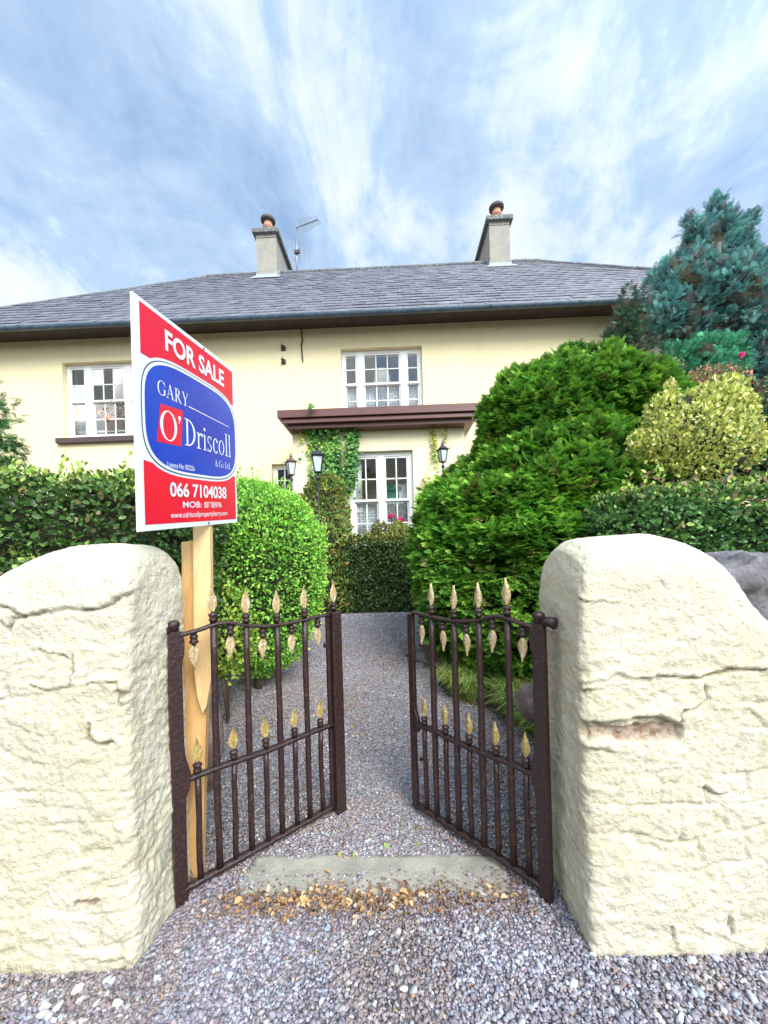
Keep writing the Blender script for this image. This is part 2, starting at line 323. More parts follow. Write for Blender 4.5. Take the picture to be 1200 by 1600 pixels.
def inst(tv, tf, pos, X, Y, Z, sc, col):
    n, k = len(pos), len(tv); sc = np.asarray(sc)
    if sc.ndim == 1: sc = np.repeat(sc[:, None], 3, 1)
    T = tv[None] * sc[:, None, :]
    V = pos[:, None] + T[..., 0:1] * X[:, None] + T[..., 1:2] * Y[:, None] + T[..., 2:3] * Z[:, None]
    Fc = tf[None] + (np.arange(n) * k)[:, None, None]
    return V.reshape(-1, 3), Fc.reshape(-1, tf.shape[1]), np.repeat(col, k, 0)
def frame_from(D, hint):
    D = unit(D); X = unit(np.cross(D, hint)); Z = np.cross(X, D); return X, D, Z
LEAF_V = np.array([(0, 0, 0), (.30, .28, .07), (.27, .66, .05), (0, 1, -.06), (-.27, .66, .05), (-.30, .28, .07)]); LEAF_F = np.array([(0, 1, 2, 3), (0, 3, 4, 5)])
NEED_V = np.array([(0, 0, 0), (.14, .4, .02), (0, 1, 0), (-.14, .4, .02)]); NEED_F = np.array([(0, 1, 2, 3)])
def spray_template(nb=7, seed=0, w=.05):
    r = random.Random(seed); V = []; Fq = []
    def blade(p, d, L, w):
        n = len(V); q = (-d[1], d[0]); z0 = -.10 * (p[1] ** 2); 
        V.extend([(p[0], p[1], z0), (p[0] + d[0] * L * .5 + q[0] * w, p[1] + d[1] * L * .5 + q[1] * w, z0 + .02), (p[0] + d[0] * L, p[1] + d[1] * L, z0 - .04), (p[0] + d[0] * L * .5 - q[0] * w, p[1] + d[1] * L * .5 - q[1] * w, z0 + .02)])
        Fq.append((n, n + 1, n + 2, n + 3))
    blade((0, 0), (0, 1), 1.0, w * .8)
    for k in range(nb):
        y = .12 + .75 * k / nb; L = (.48 - .30 * k / nb) * r.uniform(.85, 1.15)
        for s in (-1, 1):
            a = math.radians(r.uniform(36, 56)); blade((0, y), (s * math.sin(a), math.cos(a)), L, w)
    return np.array(V), np.array(Fq)
SPRAY_V, SPRAY_F = spray_template()
FINE_V, FINE_F = spray_template(8, 3, .028)
def pal(n, cols, weights=None, jit=.18):
    cols = np.array(cols, float); i = RNG.choice(len(cols), n, p=weights); c = cols[i]
    return c * (1 + RNG.normal(0, jit, (n, 1))).clip(.4, 1.8)
def leaves(pos, nrm, size, cols, w=None, out=.6, up=.35, rnd=.8, jit=.18, tmpl='leaf', var=.3):
    n = len(pos); D = nrm * out + np.array([0, 0, up]) + RNG.normal(0, rnd * .6, (n, 3))
    hint = nrm + RNG.normal(0, .6, (n, 3)); X, Y, Z = frame_from(D, hint)
    tv, tf = (LEAF_V, LEAF_F) if tmpl == 'leaf' else (NEED_V, NEED_F) if tmpl == 'needle' else (SPRAY_V, SPRAY_F)
    return inst(tv, tf, pos, X, Y, Z, size * (1 + RNG.normal(0, var, n)).clip(.4, 1.8), cols if isinstance(cols, np.ndarray) and cols.shape == (n, 3) else pal(n, cols, w, jit))
def merge(parts):
    V = []; Fc = []; C = []; o = 0
    for v, f, c in parts: V.append(v); Fc.append(f + o); C.append(c); o += len(v)
    return np.concatenate(V), np.concatenate(Fc), np.concatenate(C)
def blob_mesh(name, c, rad, m, parent=None, off=(0, 0, 0), seed=1, amp=.15, fr=2.0, nu=40, nv=24, C=None):
    u = np.linspace(0, 2 * np.pi, nu, endpoint=False); v = np.linspace(0, np.pi, nv)
    U, Vv = np.meshgrid(u, v); D = np.stack([np.cos(U) * np.sin(Vv), np.sin(U) * np.sin(Vv), np.cos(Vv)], -1).reshape(-1, 3)
    P = np.asarray(c) + D * np.asarray(rad) * (1 + amp * fbm(D + np.asarray(c), fr, 4, seed))[:, None]
    Fq = [(j * nu + i, j * nu + (i + 1) % nu, (j + 1) * nu + (i + 1) % nu, (j + 1) * nu + i) for j in range(nv - 1) for i in range(nu)]
    return np_mesh(name, P, np.array(Fq), m, np.tile([.2, .2, .2], (len(P), 1)) if C is None else np.tile(C, (len(P), 1)), parent, off, True)

# ================================================================== SETTING
def rows(lo, hi, steps): return np.linspace(lo, hi, steps)
ys = np.concatenate([[-400, -100, -30, -10, -4], rows(-2, 12, 120), [14, 20, 40, 120, 600]]); xs = np.concatenate([[-600, -100, -30], rows(-12, 12, 90), [30, 100, 600]])
XX, YY = np.meshgrid(xs, ys); P = np.stack([XX.ravel(), YY.ravel(), gz(0, YY.ravel())], 1)
P[:, 2] += np.where((P[:, 1] > -1) & (P[:, 1] < 9), .008 * vnoise(P, 1.3, 3), 0) - .012
nx = len(xs); Fq = [(j * nx + i, j * nx + i + 1, (j + 1) * nx + i + 1, (j + 1) * nx + i) for j in range(len(ys) - 1) for i in range(nx - 1)]
tag(np_mesh('ground', P, np.array(Fq), 'soil', smooth=True), kind='structure')
# gravel forecourt and path: one strip whose sides follow the planting
edge = [(-6, -3.0, -6, 6), (1.3, -3.0, -6, 6)]
prof = [(-6, -9, 9), (-1, -9, 9), (1.62, -9, 9), (1.70, -1.2, .9), (2.3, -1.5, 1.05), (2.9, -1.9, 1.10), (3.25, -1.9, .95), (3.6, -1.9, .62), (4.1, -1.9, .48), (4.8, -1.2, .42), (5.6, -1.2, .5), (6.3, -2.5, 1.2), (6.95, -3.5, 2.2)]
py_, pl_, pr_ = zip(*prof)
yy = np.concatenate([rows(-6, 0, 12), rows(.1, 6.95, 90)]); K = 60; V = []
for y in yy:
    l = np.interp(y, py_, pl_) + (.05 * math.sin(y * 9) + .03 * math.sin(y * 23) if y > 1.7 else 0); r = np.interp(y, py_, pr_) + (.04 * math.sin(y * 11 + 1) + .03 * math.sin(y * 27) if y > 1.7 else 0)
    for k in range(K + 1): V.append((l + (r - l) * k / K, y, 0))
V = np.array(V); V[:, 2] = gz(0, V[:, 1]) + .004 + .006 * vnoise(V, 1.6, 9) + .003 * vnoise(V, 9, 4)
Fq = [(j * (K + 1) + i, j * (K + 1) + i + 1, (j + 1) * (K + 1) + i + 1, (j + 1) * (K + 1) + i) for j in range(len(yy) - 1) for i in range(K)]
tag(np_mesh('gravel_path', V, np.array(Fq), 'gravelbed', smooth=True), kind='structure')

# loose pebbles (real stones, near the camera and up the path)
t = (1 + 5 ** .5) / 2
IV = unit(np.array([(-1, t, 0), (1, t, 0), (-1, -t, 0), (1, -t, 0), (0, -1, t), (0, 1, t), (0, -1, -t), (0, 1, -t), (t, 0, -1), (t, 0, 1), (-t, 0, -1), (-t, 0, 1)], float))
IF = np.array([(0, 11, 5), (0, 5, 1), (0, 1, 7), (0, 7, 10), (0, 10, 11), (1, 5, 9), (5, 11, 4), (11, 10, 2), (10, 7, 6), (7, 1, 8), (3, 9, 4), (3, 4, 2), (3, 2, 6), (3, 6, 8), (3, 8, 9), (4, 9, 5), (2, 4, 11), (6, 2, 10), (8, 6, 7), (9, 8, 1)])
def pebbles(x, y, size, flat=.62, lift=.3):
    n = len(x); pos = np.stack([x, y, gz(0, y) + .004], 1); pos[:, 2] += size * lift
    A = unit(RNG.normal(0, 1, (n, 3)) * [1, 1, .35]); X, Y, Z = frame_from(A, np.tile([0, 0, 1.], (n, 1)) + RNG.normal(0, .25, (n, 3)))
    sc = size[:, None] * np.stack([RNG.uniform(.65, .95, n), RNG.uniform(.9, 1.45, n), RNG.uniform(.4, .8, n) * flat / .62], 1) * .5
    cols = [(.30, .25, .29), (.36, .33, .38), (.24, .19, .20), (.46, .45, .51), (.19, .17, .20), (.37, .31, .30), (.32, .26, .27), (.30, .32, .40), (.60, .61, .64), (.34, .22, .18), (.40, .45, .52)]
    c = pal(n, cols, [.18, .18, .12, .09, .11, .10, .10, .05, .03, .02, .02], .16) * [.86, .90, .90]
    v, f, cc = inst(IV * (1 + .0 * IV), IF, pos, X, Y, Z, sc, c)
    v = v + (np.repeat(size, len(IV)) * .10)[:, None] * RNG.normal(0, 1, v.shape)
    return v, f, cc
def in_pillar(x, y): return ((x < -.86) | (x > .76)) & (y > 1.36)
x = RNG.uniform(-1.35, 1.35, 26000); y = RNG.uniform(1.02, 1.72, 26000); k = ~in_pillar(x, y) & ~((abs(x + .02) < .5) & (y > 1.60 + .02 * np.sin(x * 13)) & (y < 1.80) & (RNG.uniform(0, 1, 26000) > .30)); x, y = x[k], y[k]
p1 = pebbles(x, y, RNG.lognormal(math.log(.0125), .24, len(x)).clip(.007, .026))
n = 30000; y = 1.72 + (4.6 - 1.72) * RNG.uniform(0, 1, n) ** 1.35; x = RNG.uniform(-1.6, 1.1, n); k = (x < np.interp(y, py_, pr_) - .01) & (x > np.interp(y, py_, pl_)) & ~((abs(x + .02) < .52) & (y < 1.80)); x, y = x[k], y[k]
p2 = pebbles(x, y, RNG.lognormal(math.log(.0115), .25, len(x)).clip(.006, .022))
p2 = (p2[0], p2[1], p2[2] * [1.18, 1.15, 1.02])
n = 9000; y = RNG.uniform(4.4, 6.9, n); x = RNG.uniform(-1.6, .8, n); k = (x < np.interp(y, py_, pr_)) & (x > np.interp(y, py_, pl_)); p3 = pebbles(x[k], y[k], np.full(k.sum(), .019))
# a few larger pale stones at the foot of the pillars
bx = np.concatenate([RNG.uniform(-1.3, -.8, 26), RNG.uniform(.7, 1.25, 16), RNG.uniform(-.6, .6, 16)]); by = np.concatenate([RNG.uniform(1.12, 1.30, 26), RNG.uniform(1.14, 1.33, 16), RNG.uniform(1.2, 1.5, 16)])
p4 = pebbles(bx, by, RNG.uniform(.02, .034, len(bx)), .5); p4 = (p4[0], p4[1], p4[2] * 0 + np.repeat(pal(len(bx), [(.50, .56, .62), (.62, .63, .64), (.42, .46, .52)]), len(IV), 0))
v, f, c = merge([p1, p2, p3, p4]); pt_ = fbm(v, 2.3, 3, 71)[:, None]; c = c * (1 + .22 * pt_) * np.where(pt_ < -.15, [1.06, .98, .88], [1, 1, 1.02])
brn = np.clip(1 - abs(v[:, 1] - 1.62) / .28, 0, 1)[:, None] * .22 + np.clip(fbm(v, 1.7, 2, 75) * 2 - .2, 0, 1)[:, None] * .3 * (v[:, 1:2] > 1.7); c = c * (1 - brn) + c * [1.15, .86, .66] * brn
tag(np_mesh('gravel', v, f, 'pebble', c), 'loose purple grey gravel stones on the forecourt and path', 'gravel', kind='stuff')

# concrete threshold
a, b2, c2, d2 = G(352, 1406), G(818, 1404), G(782, 1334), G(398, 1336)
nxs, nys = 50, 12; V = []
for j in range(nys + 1):
    for i in range(nxs + 1):
        q = a.lerp(b2, i / nxs).lerp(d2.lerp(c2, i / nxs), j / nys); V.append(q)
V = np.array([tuple(q) for q in V]); e = np.array([min(i, nxs - i, (nys - j) * 2, j * 2) for j in range(nys + 1) for i in range(nxs + 1)])
V[:, 0] += np.where(e == 0, .04 * vnoise(V, 18, 6), 0); V[:, 1] += np.where(e == 0, .03 * vnoise(V, 14, 7), 0); V[:, 2] = np.where(e == 0, -.01, .011) + .007 * fbm(V, 12, 3, 5)
tag(np_mesh('path', V, np.array([(j * (nxs + 1) + i, j * (nxs + 1) + i + 1, (j + 1) * (nxs + 1) + i + 1, (j + 1) * (nxs + 1) + i) for j in range(nys) for i in range(nxs)]), 'concrete', smooth=True), kind='structure')

# fallen leaves caught against the threshold
def litter(n, fx, fy, size, cols, w=None):
    x = fx(n); y = fy(n, x); pos = np.stack([x, y, gz(0, y) + .014 + RNG.uniform(0, .012, n)], 1)
    D = RNG.normal(0, 1, (n, 3)) * [1, 1, .25]; X, Y, Z = frame_from(D, np.tile([0, 0, 1.], (n, 1)) + RNG.normal(0, .35, (n, 3)))
    tv = LEAF_V * [1.1, 1, 3.2]; return inst(tv, LEAF_F, pos, X, Y, Z, RNG.uniform(.5, 1.2, n) * size, pal(n, cols, w, .2))
TAN = [(.50, .29, .12), (.38, .20, .08), (.60, .40, .20), (.20, .11, .065), (.62, .48, .32)]
band = lambda n, x: 1.568 + .035 * RNG.normal(0, 1, n) + .012 * np.sin(x * 17)
L1 = litter(230, lambda n: RNG.normal(-.25, .20, n).clip(-.78, .45), band, .024, TAN)
L2 = litter(60, lambda n: RNG.uniform(-.62, .52, n), band, .026, TAN)
L3 = litter(1500, lambda n: RNG.uniform(-.75, .55, n), lambda n, x: 1.57 + .05 * RNG.normal(0, 1, n), .012, [(.26, .15, .08), (.18, .10, .06), (.36, .22, .11)])
L4 = litter(120, lambda n: RNG.uniform(-1.1, 1.1, n), lambda n, x: RNG.uniform(1.1, 1.5, n), .010, TAN + [(.45, .45, .10)])
L5 = litter(1100, lambda n: RNG.uniform(-.6, 1.0, n), lambda n, x: RNG.uniform(1.85, 4.6, n), .013, TAN + [(.25, .30, .06), (.30, .15, .12)])
L6 = litter(900, lambda n: RNG.uniform(.5, 1.5, n), lambda n, x: RNG.uniform(2.3, 3.6, n), .022, [(.30, .15, .11), (.22, .12, .09), (.40, .24, .14)])
L7 = litter(14, lambda n: RNG.normal(-.22, .22, n), lambda n, x: 1.575 + .03 * RNG.normal(0, 1, n), .044, [(.78, .55, .27), (.66, .42, .18)])
v, f, c = merge([L1, L2, L3, L4, L5, L6, L7]); tag(np_mesh('fallen_leaves', v, f, 'litter', c), 'dry tan fallen leaves caught along the concrete threshold between the gates', 'leaves', kind='stuff')

# ================================================================== PAINTED WALL ENDS (gate pillars)
def seg_dist(P2, a, b):
    a = np.array(a); b = np.array(b); ab = b - a; t = ((P2 - a) @ ab / (ab @ ab)).clip(0, 1); return np.linalg.norm(P2 - (a + t[:, None] * ab), axis=1)
def wall_end(name, label, stations, sgn, cracks, holes, seed, part_name):
    """stations: (x, ztop, yfront, yback); lofted with a rounded top, then voxel-remeshed and roughened"""
    mb = MB(); K = 15
    for (x, zt, yf, yb) in stations:
        R = (yb - yf) / 2; ym = (yf + yb) / 2; ring = [(x, yf - .02, -.08), (x, yf - .005, .4), (x, yf, zt - R * .8)]
        for k in range(1, 9): a = math.pi * k / 9; ring.append((x, ym - R * math.cos(a), zt - R * .8 + R * .8 * math.sin(a)))
        ring += [(x, yb, zt - R * .8), (x, yb, .6), (x, yb + .005, .2), (x, yb + .02, -.08)]
        mb.v += ring
    for i in range(len(stations) - 1):
        for k in range(K): mb.f.append((i * K + k, i * K + (k + 1) % K, (i + 1) * K + (k + 1) % K, (i + 1) * K + k))
    mb.f += [tuple(range(K)), tuple(reversed(range((len(stations) - 1) * K, len(stations) * K)))]
    o = mb.build(name, 'pillar'); md = o.modifiers.new('r', 'REMESH'); md.mode = 'VOXEL'; md.voxel_size = .0075; md.use_smooth_shade = True
    sm = o.modifiers.new('s', 'SMOOTH'); sm.iterations = 10; sm.factor = .6
    dg = bpy.context.evaluated_depsgraph_get(); me = bpy.data.meshes.new_from_object(o.evaluated_get(dg)); o.modifiers.clear(); old = o.data; o.data = me; bpy.data.meshes.remove(old)
    n = len(me.vertices); P = np.empty(n * 3, np.float32); me.vertices.foreach_get('co', P); P = P.reshape(-1, 3).astype(float)
    Nn = np.empty(n * 3, np.float32); me.vertex_normals.foreach_get('vector', Nn); Nn = Nn.reshape(-1, 3)
    x0 = stations[0][0]
    # batter of the inner foot, and a wandering arris
    P[:, 0] += -sgn * 0 + .012 * vnoise(P * [0, 1, 1] + 5, 5, seed) 
    top = np.clip((P[:, 2] - 1.02) / .2, 0, 1)                                  # the moulded coping is smoother
    rough = 1 - .72 * top
    W = P + .05 * np.stack([vnoise(P, 5, seed + 1), vnoise(P, 5, seed + 2), vnoise(P, 5, seed + 3)], 1)
    big = fbm(P, 2.6, 3, seed + 4); lump = fbm(W * [1, 1, 1.5], 8, 4, seed + 5, .55); mid = 1 - np.abs(fbm(W * [1, 1, 1.35], 12, 4, seed + 6, .6)) * 2.4
    # coursed rubble showing through the render: warped stone cells
    cell = .105; gx = (W[:, 0] + .06 * vnoise(P, 3, seed + 8)) / (cell * 1.7); gzz = (W[:, 2] + .05 * vnoise(P, 2.5, seed + 9)) / cell; rowi = np.floor(gzz); gx = gx + .37 * rowi
    fx_ = np.abs(gx - np.floor(gx) - .5) * 2; fz_ = np.abs(gzz - rowi - .5) * 2; joint = np.clip((np.maximum(fx_ ** 2, fz_ ** 2) - .72) / .28, 0, 1)
    jm = np.clip(vnoise(P, 2.2, seed + 10) * 1.6 + .1, 0, 1)
    lay = fbm(W * [1, 1, 2.2], 17, 4, seed + 60, .6); wr = 1 - np.abs(fbm(W * [.8, .8, 2.0] + .3 * lump[:, None], 24, 3, seed + 61, .6)) * 2.2
    D = .011 * big + .0065 * lump * (.35 + rough) + .0045 * lay * (.3 + rough) + .0045 * wr * (.15 + rough) + .0040 * fbm(W, 48, 2, seed + 7) * (.2 + rough) - .010 * joint * jm * rough - .016 * np.clip(vnoise(W, 9, seed + 62) * vnoise(P, 2.1, seed + 63) * 2 - .55, 0, 1) * rough
    red = np.zeros(n); dirt_shade = np.clip(joint * jm * rough * (lump < -.05) * .35, 0, .35)
    fr = np.clip(-Nn[:, 1] * 2, 0, 1); P2 = P[:, [0, 2]] + .020 * np.stack([vnoise(P, 16, seed + 20), vnoise(P, 16, seed + 21)], 1) + .005 * np.stack([vnoise(P, 60, seed + 22), vnoise(P, 60, seed + 23)], 1)
    def loc(p, Y=1.36): q = at(p[0], p[1], Y); return (q.x, q.z)
    for pl, wd, dp_ in cracks:
        q = [loc(p) for p in pl]
        d = np.min([seg_dist(P2, q[i], q[i + 1]) for i in range(len(q) - 1)], axis=0); wv = wd * (1.0 + .6 * vnoise(P, 22, seed + 33)); g = np.clip(1 - d / wv, 0, 1) * fr * np.clip(1.1 + 1.5 * vnoise(P, 12, seed + 34), .15, 1)
        D -= dp_ * g ** .7; dirt_shade = np.maximum(dirt_shade, np.clip((g - .2) * 1.7, 0, 1) * .85)
        # a proud lip of render above the crack
        D += .007 * np.exp(-((d - wd * 1.6) / (wd * 1.6)) ** 2) * fr * (P2[:, 1] > np.interp(P2[:, 0], *zip(*sorted(q)))) 
    for pl, wd, dp_ in holes:
        q = [loc(p) for p in pl]
        d = np.min([seg_dist(P2, q[i], q[i + 1]) for i in range(len(q) - 1)], axis=0); g = np.clip((wd - d) / (wd * .3), 0, 1) * fr
        D -= dp_ * g; red = np.maximum(red, g); D += .006 * fbm(P, 50, 3, seed + 30) * g
        dirt_shade = np.maximum(dirt_shade * (1 - g), np.clip(1 - abs(d - wd) / .006, 0, 1) * .8 * fr * (P2[:, 1] > np.mean([z for _, z in q])))
    P += Nn * D[:, None]
    grime = np.clip(.6 - P[:, 2] / (.07 + .05 * vnoise(P, 9, 77)), 0, 1) * .6 + .30 * np.clip(vnoise(W, 13, seed + 41) * 1.6 + vnoise(P, 2, seed + 42) - .9, 0, 1) + .12 * np.clip(vnoise(P, 7, seed + 40) - .35, 0, 1)
    crev_shade = np.clip((-(lay + .7 * wr - .9 * 0) - .02) * 1.1, 0, 1) * .30 * (.25 + rough) + np.clip(-lump - .22, 0, 1) * .5  # shade painted into the low spots to strengthen the relief
    dirt_shade = np.clip(np.maximum(dirt_shade, grime) + crev_shade * np.clip(.7 + vnoise(P, 2.4, seed + 71), 0, 1.4), 0, 1)
    base = np.array([x0, 1.55, 0]); P -= base
    me.vertices.foreach_set('co', P.astype(np.float32).ravel()); C4 = np.ones((n, 4), np.float32); C4[:, 0] = red; C4[:, 1] = dirt_shade; C4[:, 2] = 0
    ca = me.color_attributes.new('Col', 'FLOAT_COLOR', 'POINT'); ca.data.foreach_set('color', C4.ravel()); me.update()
    if not me.materials: me.materials.append(M['pillar'])
    o.location = base; return tag(o, label, 'wall')
def ST(px, sg):                       # coping profile read off the skyline of the photograph
    out = []
    for k, (a, b) in enumerate(px):
        q = at(a, b, 1.53 if k < 5 else 1.49); e = (.022, .006)[k] if k < 2 else 0; xx = [.692, .706, .75][k] if k < 3 and sg > 0 else [-.905, -.918, -.955][k] if k < 3 else q.x - (0 if sg > 0 else .03); out.append((xx, q.z + .004, 1.345 + e, 1.75 - e * 2))
    return out
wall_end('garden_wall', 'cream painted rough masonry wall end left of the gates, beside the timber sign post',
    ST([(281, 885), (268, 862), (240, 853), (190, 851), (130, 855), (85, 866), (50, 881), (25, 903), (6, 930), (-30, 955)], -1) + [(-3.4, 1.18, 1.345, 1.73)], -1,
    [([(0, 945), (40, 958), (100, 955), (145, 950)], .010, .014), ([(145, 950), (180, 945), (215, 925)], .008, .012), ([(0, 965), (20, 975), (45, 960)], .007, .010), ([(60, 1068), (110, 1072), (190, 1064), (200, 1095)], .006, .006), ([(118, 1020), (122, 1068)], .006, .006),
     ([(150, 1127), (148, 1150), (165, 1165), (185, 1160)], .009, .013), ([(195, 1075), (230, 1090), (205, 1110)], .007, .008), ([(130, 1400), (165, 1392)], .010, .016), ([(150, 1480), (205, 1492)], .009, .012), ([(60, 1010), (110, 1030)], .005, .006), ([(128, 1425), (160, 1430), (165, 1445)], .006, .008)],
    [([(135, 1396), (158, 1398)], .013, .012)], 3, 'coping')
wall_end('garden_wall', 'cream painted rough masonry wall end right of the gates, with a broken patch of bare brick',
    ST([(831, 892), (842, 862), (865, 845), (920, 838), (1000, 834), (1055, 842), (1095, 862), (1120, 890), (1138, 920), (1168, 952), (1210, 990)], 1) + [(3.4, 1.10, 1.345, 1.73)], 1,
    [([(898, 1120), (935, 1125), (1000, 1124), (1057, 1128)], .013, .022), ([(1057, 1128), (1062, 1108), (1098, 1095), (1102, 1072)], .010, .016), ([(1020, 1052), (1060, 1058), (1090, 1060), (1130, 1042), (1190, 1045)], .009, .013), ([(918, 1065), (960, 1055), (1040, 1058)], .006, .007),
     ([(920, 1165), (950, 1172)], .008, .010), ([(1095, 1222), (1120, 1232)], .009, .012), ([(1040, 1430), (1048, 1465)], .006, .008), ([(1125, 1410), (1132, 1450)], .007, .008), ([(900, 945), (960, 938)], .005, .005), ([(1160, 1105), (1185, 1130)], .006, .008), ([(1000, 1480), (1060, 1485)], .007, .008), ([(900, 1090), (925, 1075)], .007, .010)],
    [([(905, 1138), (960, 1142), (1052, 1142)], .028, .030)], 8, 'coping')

# grey stone walls running on behind the painted ends
def stone_wall(label, x0, x1, zt0, zt1, y0, y1, seed, n=70):
    root = None; P0 = []; 
    mb = MB(); r = random.Random(seed); z = 0.0; row = 0
    while z < max(zt0, zt1) + .1:
        h = r.uniform(.10, .17); xx = x0 - r.uniform(0, .2)
        while xx < x1:
            w = r.uniform(.18, .38); zt = zt0 + (zt1 - zt0) * min(1, max(0, (xx - x0) / (x1 - x0)))
            if z + h * .5 < zt: mb.box(xx + .006, xx + w - .006, y0 + r.uniform(-.03, .02), y1 + r.uniform(-.02, .03), z + .004, min(z + h - .004, zt + r.uniform(-.02, .03)))
            xx += w
        z += h
    mb.box(x0 + .02, x1 - .05, y0 + .06, y1 - .06, -.1, min(zt0, zt1) - .05)
    o = mb.build('stone_wall', 'greystone', off=((x0 + x1) / 2, (y0 + y1) / 2, 0), smooth=True)
    md = o.modifiers.new('r', 'REMESH'); md.mode = 'VOXEL'; md.voxel_size = .022; md.use_smooth_shade = True
    tx = bpy.data.textures.new('stone_lumps', 'CLOUDS'); tx.noise_scale = .11; tx.noise_depth = 3; ds = o.modifiers.new('d', 'DISPLACE'); ds.texture = tx; ds.strength = .085; ds.texture_coords = 'LOCAL'
    o.location = ((x0 + x1) / 2, (y0 + y1) / 2, 0)
    return tag(o, label, 'wall')
stone_wall('bare grey stone wall behind the cream wall end on the right, below the leafy hedge', 1.30, 4.5, 1.36, 1.34, 1.80, 2.25, 4)
stone_wall('bare dark stone wall behind the cream wall end at the far left edge', -4.6, -1.50, 1.36, 1.36, 1.80, 2.25, 6)
def rock(px, py, Y, rad, label, m='brownstone', seed=1):
    c = at(px, py, Y); o = blob_mesh('rock', (0, 0, 0), rad, m, seed=seed, amp=.35, fr=1.6, nu=24, nv=14); o.location = c; return tag(o, label, 'rock')
rock(326, 1150, 2.0, (.07, .12, .26), 'upright brown stone behind the sign post at the foot of the left wall end', seed=3)
rock(838, 1098, 2.05, (.10, .12, .10), 'small brown stone behind the hinge post of the right gate', seed=5)

# ================================================================== HOUSE
HA = math.radians(1.5); HY = 9.0; HG = .42
he = Vector((math.cos(HA), -math.sin(HA), 0)); hn = Vector((math.sin(HA), math.cos(HA), 0))
house = empty('house', (0, HY, HG), 'long two storey cream farmhouse with hipped slate roof and two chimneys', 'house', -HA)
HO = (0, 0, HG)
def HL(px, py, off=0.0):
    x, z = ray(px, py); d = Vector((x, 1, z)); o = Vector((0, 0, H)) - Vector((0, HY, 0)); t = (off - o.dot(hn)) / d.dot(hn); q = o + d * t; return q.dot(he), q.z
def hb(mb, name, m, parent=None, **k):
    return mb.build(name, m, parent or house, HO, **k)
XL, XR, DEP, EZ = -12.2, 10.8, 7.4, HL(600, 505)[1]
def rect(px0, py0, px1, py1, off=0.0):
    a = HL(px0, py0, off); b = HL(px1, py1, off); return [a[0], b[0], b[1], a[1]]       # x0,x1,z0,z1
R_left = rect(97, 567, 229, 681); R_mid = rect(532, 545, 662, 648); R_small = rect(424, 725, 462, 812); R_low = rect(184, 735, 300, 860); R_right = rect(980, 530, 1110, 632)
def wall_holes(mb, x0, x1, z0, z1, y, th, holes):
    xs = sorted({x0, x1, *[h[0] for h in holes], *[h[1] for h in holes]}); zs = sorted({z0, z1, *[h[2] for h in holes], *[h[3] for h in holes]})
    for i in range(len(xs) - 1):
        for j in range(len(zs) - 1):
            cx, cz = (xs[i] + xs[i + 1]) / 2, (zs[j] + zs[j + 1]) / 2
            if any(h[0] < cx < h[1] and h[2] < cz < h[3] for h in holes): continue
            for yy in (y, y + th): mb.poly([(xs[i], yy, zs[j]), (xs[i + 1], yy, zs[j]), (xs[i + 1], yy, zs[j + 1]), (xs[i], yy, zs[j + 1])], [(0, 1, 2, 3)])
    for h in holes:
        a = [(h[0], h[2]), (h[1], h[2]), (h[1], h[3]), (h[0], h[3])]
        for k in range(4): p, q = a[k], a[(k + 1) % 4]; mb.poly([(p[0], y, p[1]), (q[0], y, q[1]), (q[0], y + th, q[1]), (p[0], y + th, p[1])], [(0, 1, 2, 3)])
mb = MB(); wall_holes(mb, XL + .45, XR - .45, -.2, EZ, 0, .45, [R_left, R_mid, R_small, R_low])
for xx in (XL + .45, XR - .45): mb.poly([(xx, 0, -.2), (xx, DEP, -.2), (xx, DEP, EZ), (xx, 0, EZ)], [(0, 1, 2, 3)])
mb.poly([(XL + .45, DEP, -.2), (XR - .45, DEP, -.2), (XR - .45, DEP, EZ), (XL + .45, DEP, EZ)], [(0, 1, 2, 3)])
hb(mb, 'wall', 'wall')
mb = MB(); mb.box(XL + .6, XR - .6, .6, 3.6, 3.65, 3.75).box(XL + .6, XR - .6, 3.6, 3.7, -.1, EZ - .05).box(XL + .6, XR - .6, .47, 3.6, EZ - .06, EZ - .01)
for xx in (-4.6, -1.6, 2.2): mb.box(xx, xx + .1, .5, 3.55, -.1, EZ - .08)
hb(mb, 'interior', 'inside')
